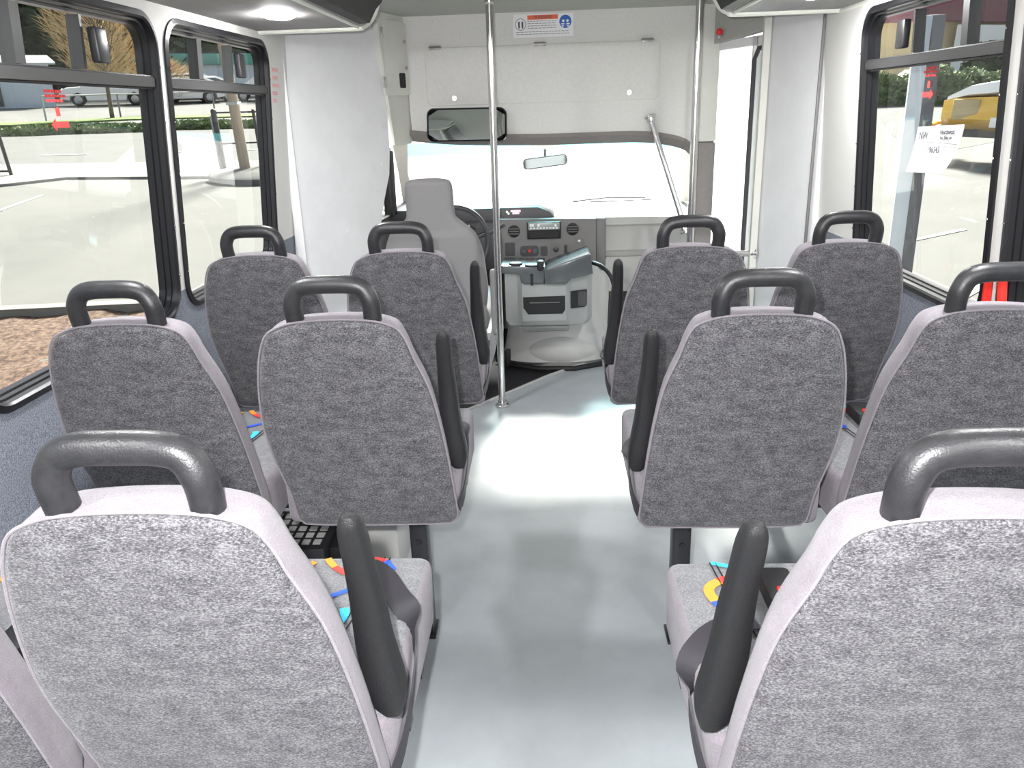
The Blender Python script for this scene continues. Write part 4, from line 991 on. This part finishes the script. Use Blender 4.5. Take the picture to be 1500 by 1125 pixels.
car(-16.0, 48.5, .3, 'white car parked right of the brown utility pole', 4.4, 1.5)
car(-21.5, 50.5, .4, 'white car in the back row behind the tan shrub', 4.3, 1.5)
car(-30, 40, .5, 'white car parked at the far left before the conifers', 4.3, 1.5)
# pale building and flat roofed canopy left
pb = empty('pale_building', (0, 0, 0), label='pale blue-white sided building at the far left lot', cat='building'); put(pb, -29.2, 38.6, .60)
b = MB(); b.box(-5.5, 5.5, 0, 8, 0, 2.0); b.build('wall', 'bluewall', pb, smooth=False)
b = MB(); b.rings([[(-5.8, -.4, 2.0), (5.8, -.4, 2.0), (5.8, 4, 2.35), (-5.8, 4, 2.35)], [(-5.8, -.4, 2.1), (5.8, -.4, 2.1), (5.8, 4, 2.45), (-5.8, 4, 2.45)]]); b.build('roof', 'roofgrey', pb, smooth=False)
for x in (-3.4, -2.0, 2.9):
    b = MB(); b.box(x-.35, x+.35, -.06, .0, .3 if x < 2 else .1, 1.75); wo = b.build('door' if x > 2 else 'window', 'tray', pb, smooth=False)
gc = empty('green_canopy', (0, 0, 0), label='long teal-topped shed behind the parked white cars', cat='shed'); put(gc, -22.0, 56, .35)
b = MB(); b.box(-5, 5, 0, 4, 0, 1.9); b.build('wall', 'bluewall', gc, smooth=False)
b = MB(); b.box(-5.3, 5.3, -.4, 4.2, 1.9, 2.6, .1); b.build('roof', 'greenveh', gc)
fb = empty('feather_flag', (0, 0, 0), label='red and white feather flag on a thin pole across the lot', cat='flag'); put(fb, -17.0, 37.0, .3)
b = MB(); b.tube([(0, 0, 0), (0, 0, 3.4)], .02, 6); b.build('flag_pole', 'galv', fb)
b = MB(); b.prism([(0, 1.9), (.5, 1.5), (.6, 1.9), (.45, 2.7), (.2, 3.3), (0, 3.4)], 0, .01); b.build('cloth', 'flag', fb, smooth=False, label='red cloth')
b = MB(); b.prism([(.12, 2.0), (.42, 1.8), (.42, 2.5), (.2, 3.0)], -.012, .03); b.build('white_stripe', 'white', fb, smooth=False)

# ---- right side outdoors
pt_ = empty('steel_post', (1.75, 4.08, 0), label='tall post, white face and dark grey face, standing outside the right window', cat='post'); pt_.rotation_euler = (0, -.0, -.25)
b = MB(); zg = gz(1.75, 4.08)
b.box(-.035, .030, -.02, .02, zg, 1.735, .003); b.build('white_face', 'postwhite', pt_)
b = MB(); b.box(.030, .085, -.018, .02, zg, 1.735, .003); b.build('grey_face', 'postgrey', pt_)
b = MB(); b.box(-.14, .17, -.10, .10, zg-.01, zg+.02, .003); b.build('base_plate', 'postgrey', pt_)
for i, (x, y, w_, rz) in enumerate([(17.5, 42.5, 7, .25), (24.5, 45.5, 8, .45), (31.5, 50, 8, .6)]):
    leafmass(x, y, w_, 1.4, 2.0, 4000, rz, 'leaf', 'hedge_bush', ['clipped hedge across the lot left of the white and grey post', 'clipped hedge behind the yellow boat', 'clipped hedge at the far right of the lot'][i], 'hedge', .14)
# shade on the road beyond the trailer, painted as a darker ground strip
gpoly('ground_shade', [(9, 20), (16, 27), (30, 43), (17.3, 41), (13.3, 34), (10.5, 26)], .006, 'road', .01)
rb = empty('maroon_roof_building', (0, 0, 0), label='tan building with maroon fascia beyond the right hedge', cat='building'); put(rb, 38, 68, .35)
b = MB(); b.box(-12, 12, 0, 8, 0, 4.6); b.build('wall', 'tanwall', rb, smooth=False)
b = MB(); b.box(-12.4, 12.4, -.6, 8.4, 4.6, 6.6, .1); b.build('fascia', 'maroon', rb)
b = MB(); b.box(-9, -3, -.75, -.6, 1.2, 4.4); b.build('white_panel', 'white', rb, smooth=False)
car(24, 56, .35, 'pale car behind the right hedge', 4.4, 1.5); car(30.5, 57, .35, 'white car behind the right hedge near the picture edge', 4.4, 1.5)
leafmass(27.5, 52.5, 4.2, 3, 3.4, 1500, .3, 'conifer', 'round_bush', 'dark round bush rising behind the right hedge', 'bush', .3)
for i, (x, y) in enumerate([(36, 82), (44, 78), (52, 74), (30, 88), (60, 78)]):
    tree('bare_tree', x, y, 13, 9, 'twig', 'brown bare tree above the buildings on the right', 'bare', .25, 2600, .9, .2)['group'] = 'bare trees behind the right building'
# yellow and white boat on a dark trailer
bt = empty('boat', (0, 0, 0), label='yellow boat with white deck on the trailer, seen in the right window', cat='boat'); BX, BY, BR = 9.95, 18.5, -.55
put(bt, BX, BY, BR, -.33)
def hullsec(x, w_, z0, z1): return [(x, -w_*.55, z0), (x, -w_, z0+(z1-z0)*.35), (x, -w_*.92, z1), (x, w_*.92, z1), (x, w_, z0+(z1-z0)*.35), (x, w_*.55, z0)]
b = MB(); b.rings([hullsec(-1.25, .80, 1.10, 1.62), hullsec(-1.0, .92, 1.05, 1.68), (hullsec(.2, 1.0, 1.0, 1.75)), hullsec(1.6, .98, 1.0, 1.85), hullsec(3.2, .6, 1.15, 1.95), hullsec(4.1, .08, 1.5, 2.2)]); b.build('hull', 'boatyellow', bt, ang=30)
b = MB(); b.rings([hullsec(-1.2, .74, 1.60, 1.70), hullsec(-.8, .84, 1.66, 1.92), hullsec(.2, .92, 1.73, 2.12), hullsec(1.8, .9, 1.83, 2.2), hullsec(3.4, .5, 2.1, 2.25)]); b.build('deck', 'white', bt, ang=30)
b = MB(); b.tube([(-1.42, -.80, 1.12), (-1.42, .80, 1.12)], .05, 10); b.tube([(-1.42, .0, 1.12), (-1.2, 0, 1.15)], .04, 8); b.build('rear_bumper', 'boatyellow', bt)
b = MB(); b.ball((-.1, -.3, 2.06), .22, .2, .10); b.build('deck_hatch', 'signblue', bt)
b = MB(); b.box(-.30, .50, -1.0, -.96, 1.12, 1.32, .01); b.build('hull_badge', 'white', bt)
b = MB(); b.box(.1, .3, -1.03, -.97, 1.38, 1.55, .02); b.build('hull_fitting', 'black', bt)
b = MB(); b.box(-1.05, -.55, -.93, -.86, 1.25, 1.66, .02); b.build('hull_recess', 'tanwall', bt)
tr = empty('boat_trailer', (0, 0, 0), label='dark trailer with arched mudguard under the yellow boat', cat='trailer'); put(tr, BX, BY, BR)
b = MB(); b.box(-1.3, 4.8, -.55, -.45, .55, .68); b.box(-1.3, 4.8, .45, .55, .55, .68)
for x in (-1.2, .5, 2.4): b.box(x, x+.1, -.95, .95, .50, .60)
for x in (-.6, 1.8):
    for s in (-1, 1): b.box(x, x+.12, s*.5-.06, s*.5+.06, .6, .74)
b.build('chassis', 'steel_black', tr)
for s in (-1, 1):
    b = MB(); b.rings([[(.9+.62*math.cos(PI*k/16), s*1.0, .40+.55*math.sin(PI*k/16)) for k in range(17)], [(.9+.62*math.cos(PI*k/16), s*.72, .40+.55*math.sin(PI*k/16)) for k in range(17)]], closed=False, cap0=False, cap1=False)
    b.tube([(.9+.62*math.cos(PI*k/16), s*1.0, .40+.55*math.sin(PI*k/16)) for k in range(17)], .02, 6); b.build('mudguard', 'mudguardgrey', tr)
    b = MB(); b.disc((.9, s*.74, .36), (0, s, 0), .36, .22, 22); wo = b.build('wheel', 'tyre', tr)
    b = MB(); b.disc((.9, s*.955, .36), (0, s, 0), .2, .02, 16); b.build('hub_cap', 'hub', wo)
    b = MB(); b.box(-1.36, -1.3, s*.8-.1, s*.8+.1, .55, .65); b.build('tail_lamp', 'red', tr)
# bonnet of the bus, seen through the windscreen
bn = MB(); rg = []
for y, z, w_ in ((5.46, .74, .86), (5.7, .70, .86), (6.3, .58, .82), (6.75, .42, .76), (6.9, .2, .74), (6.92, -.2, .74)):
    rg.append([(w_*(-1+2*k/14), y-.10*abs(-1+2*k/14)**3, z-.10*abs(-1+2*k/14)**3) for k in range(15)])
bn.rings(rg, closed=False, cap0=False, cap1=False); tag(bn.build('bonnet', 'carwhite'), 'white bonnet of the bus beyond the windscreen', 'bonnet')
# wipers
wp = empty('windscreen_wiper', (.35, 5.40, .80), label='thin dark wiper resting at the foot of the windscreen', cat='wiper')
b = MB(); b.tube([(-.18, 0, .0), (.05, -.01, .02), (.30, .0, .012)], .006, 6); b.build('wiper_arm', 'dash', wp)
b = MB(); b.tube([(-.20, -.01, -.006), (.34, -.01, .0)], .004, 6); b.build('wiper_blade', 'steel_black', wp)
# driver side outside mirror
om = empty('door_mirror', (-1.12, 5.1, .93), label='outside mirror beyond the driver door window', cat='mirror')
b = MB(); b.box(-.09, .09, -.03, .05, -.12, .14, .03); b.build('mirror_shell', 'dash_light', om)
b = MB(); b.tube([(.05, 0, -.1), (.20, .0, -.16)], .012, 8); b.build('mirror_arm', 'dash', om)
# red handle by the right rear window
rh = empty('red_release_bar', (wxR(.95)-.03, 1.98, .86), label='red bar by the right window post, beyond the middle row seat', cat='handle')
b = MB(); b.tube([(0, -.03, -.02), (-.01, -.02, .10), (-.01, .04, .115), (0, .05, -.02)], .011, 10); b.build('bar', 'red', rh)
b = MB(); b.box(-.004, .02, -.05, .07, -.04, -.01, .004); b.build('bar_mount', 'steel_black', rh)
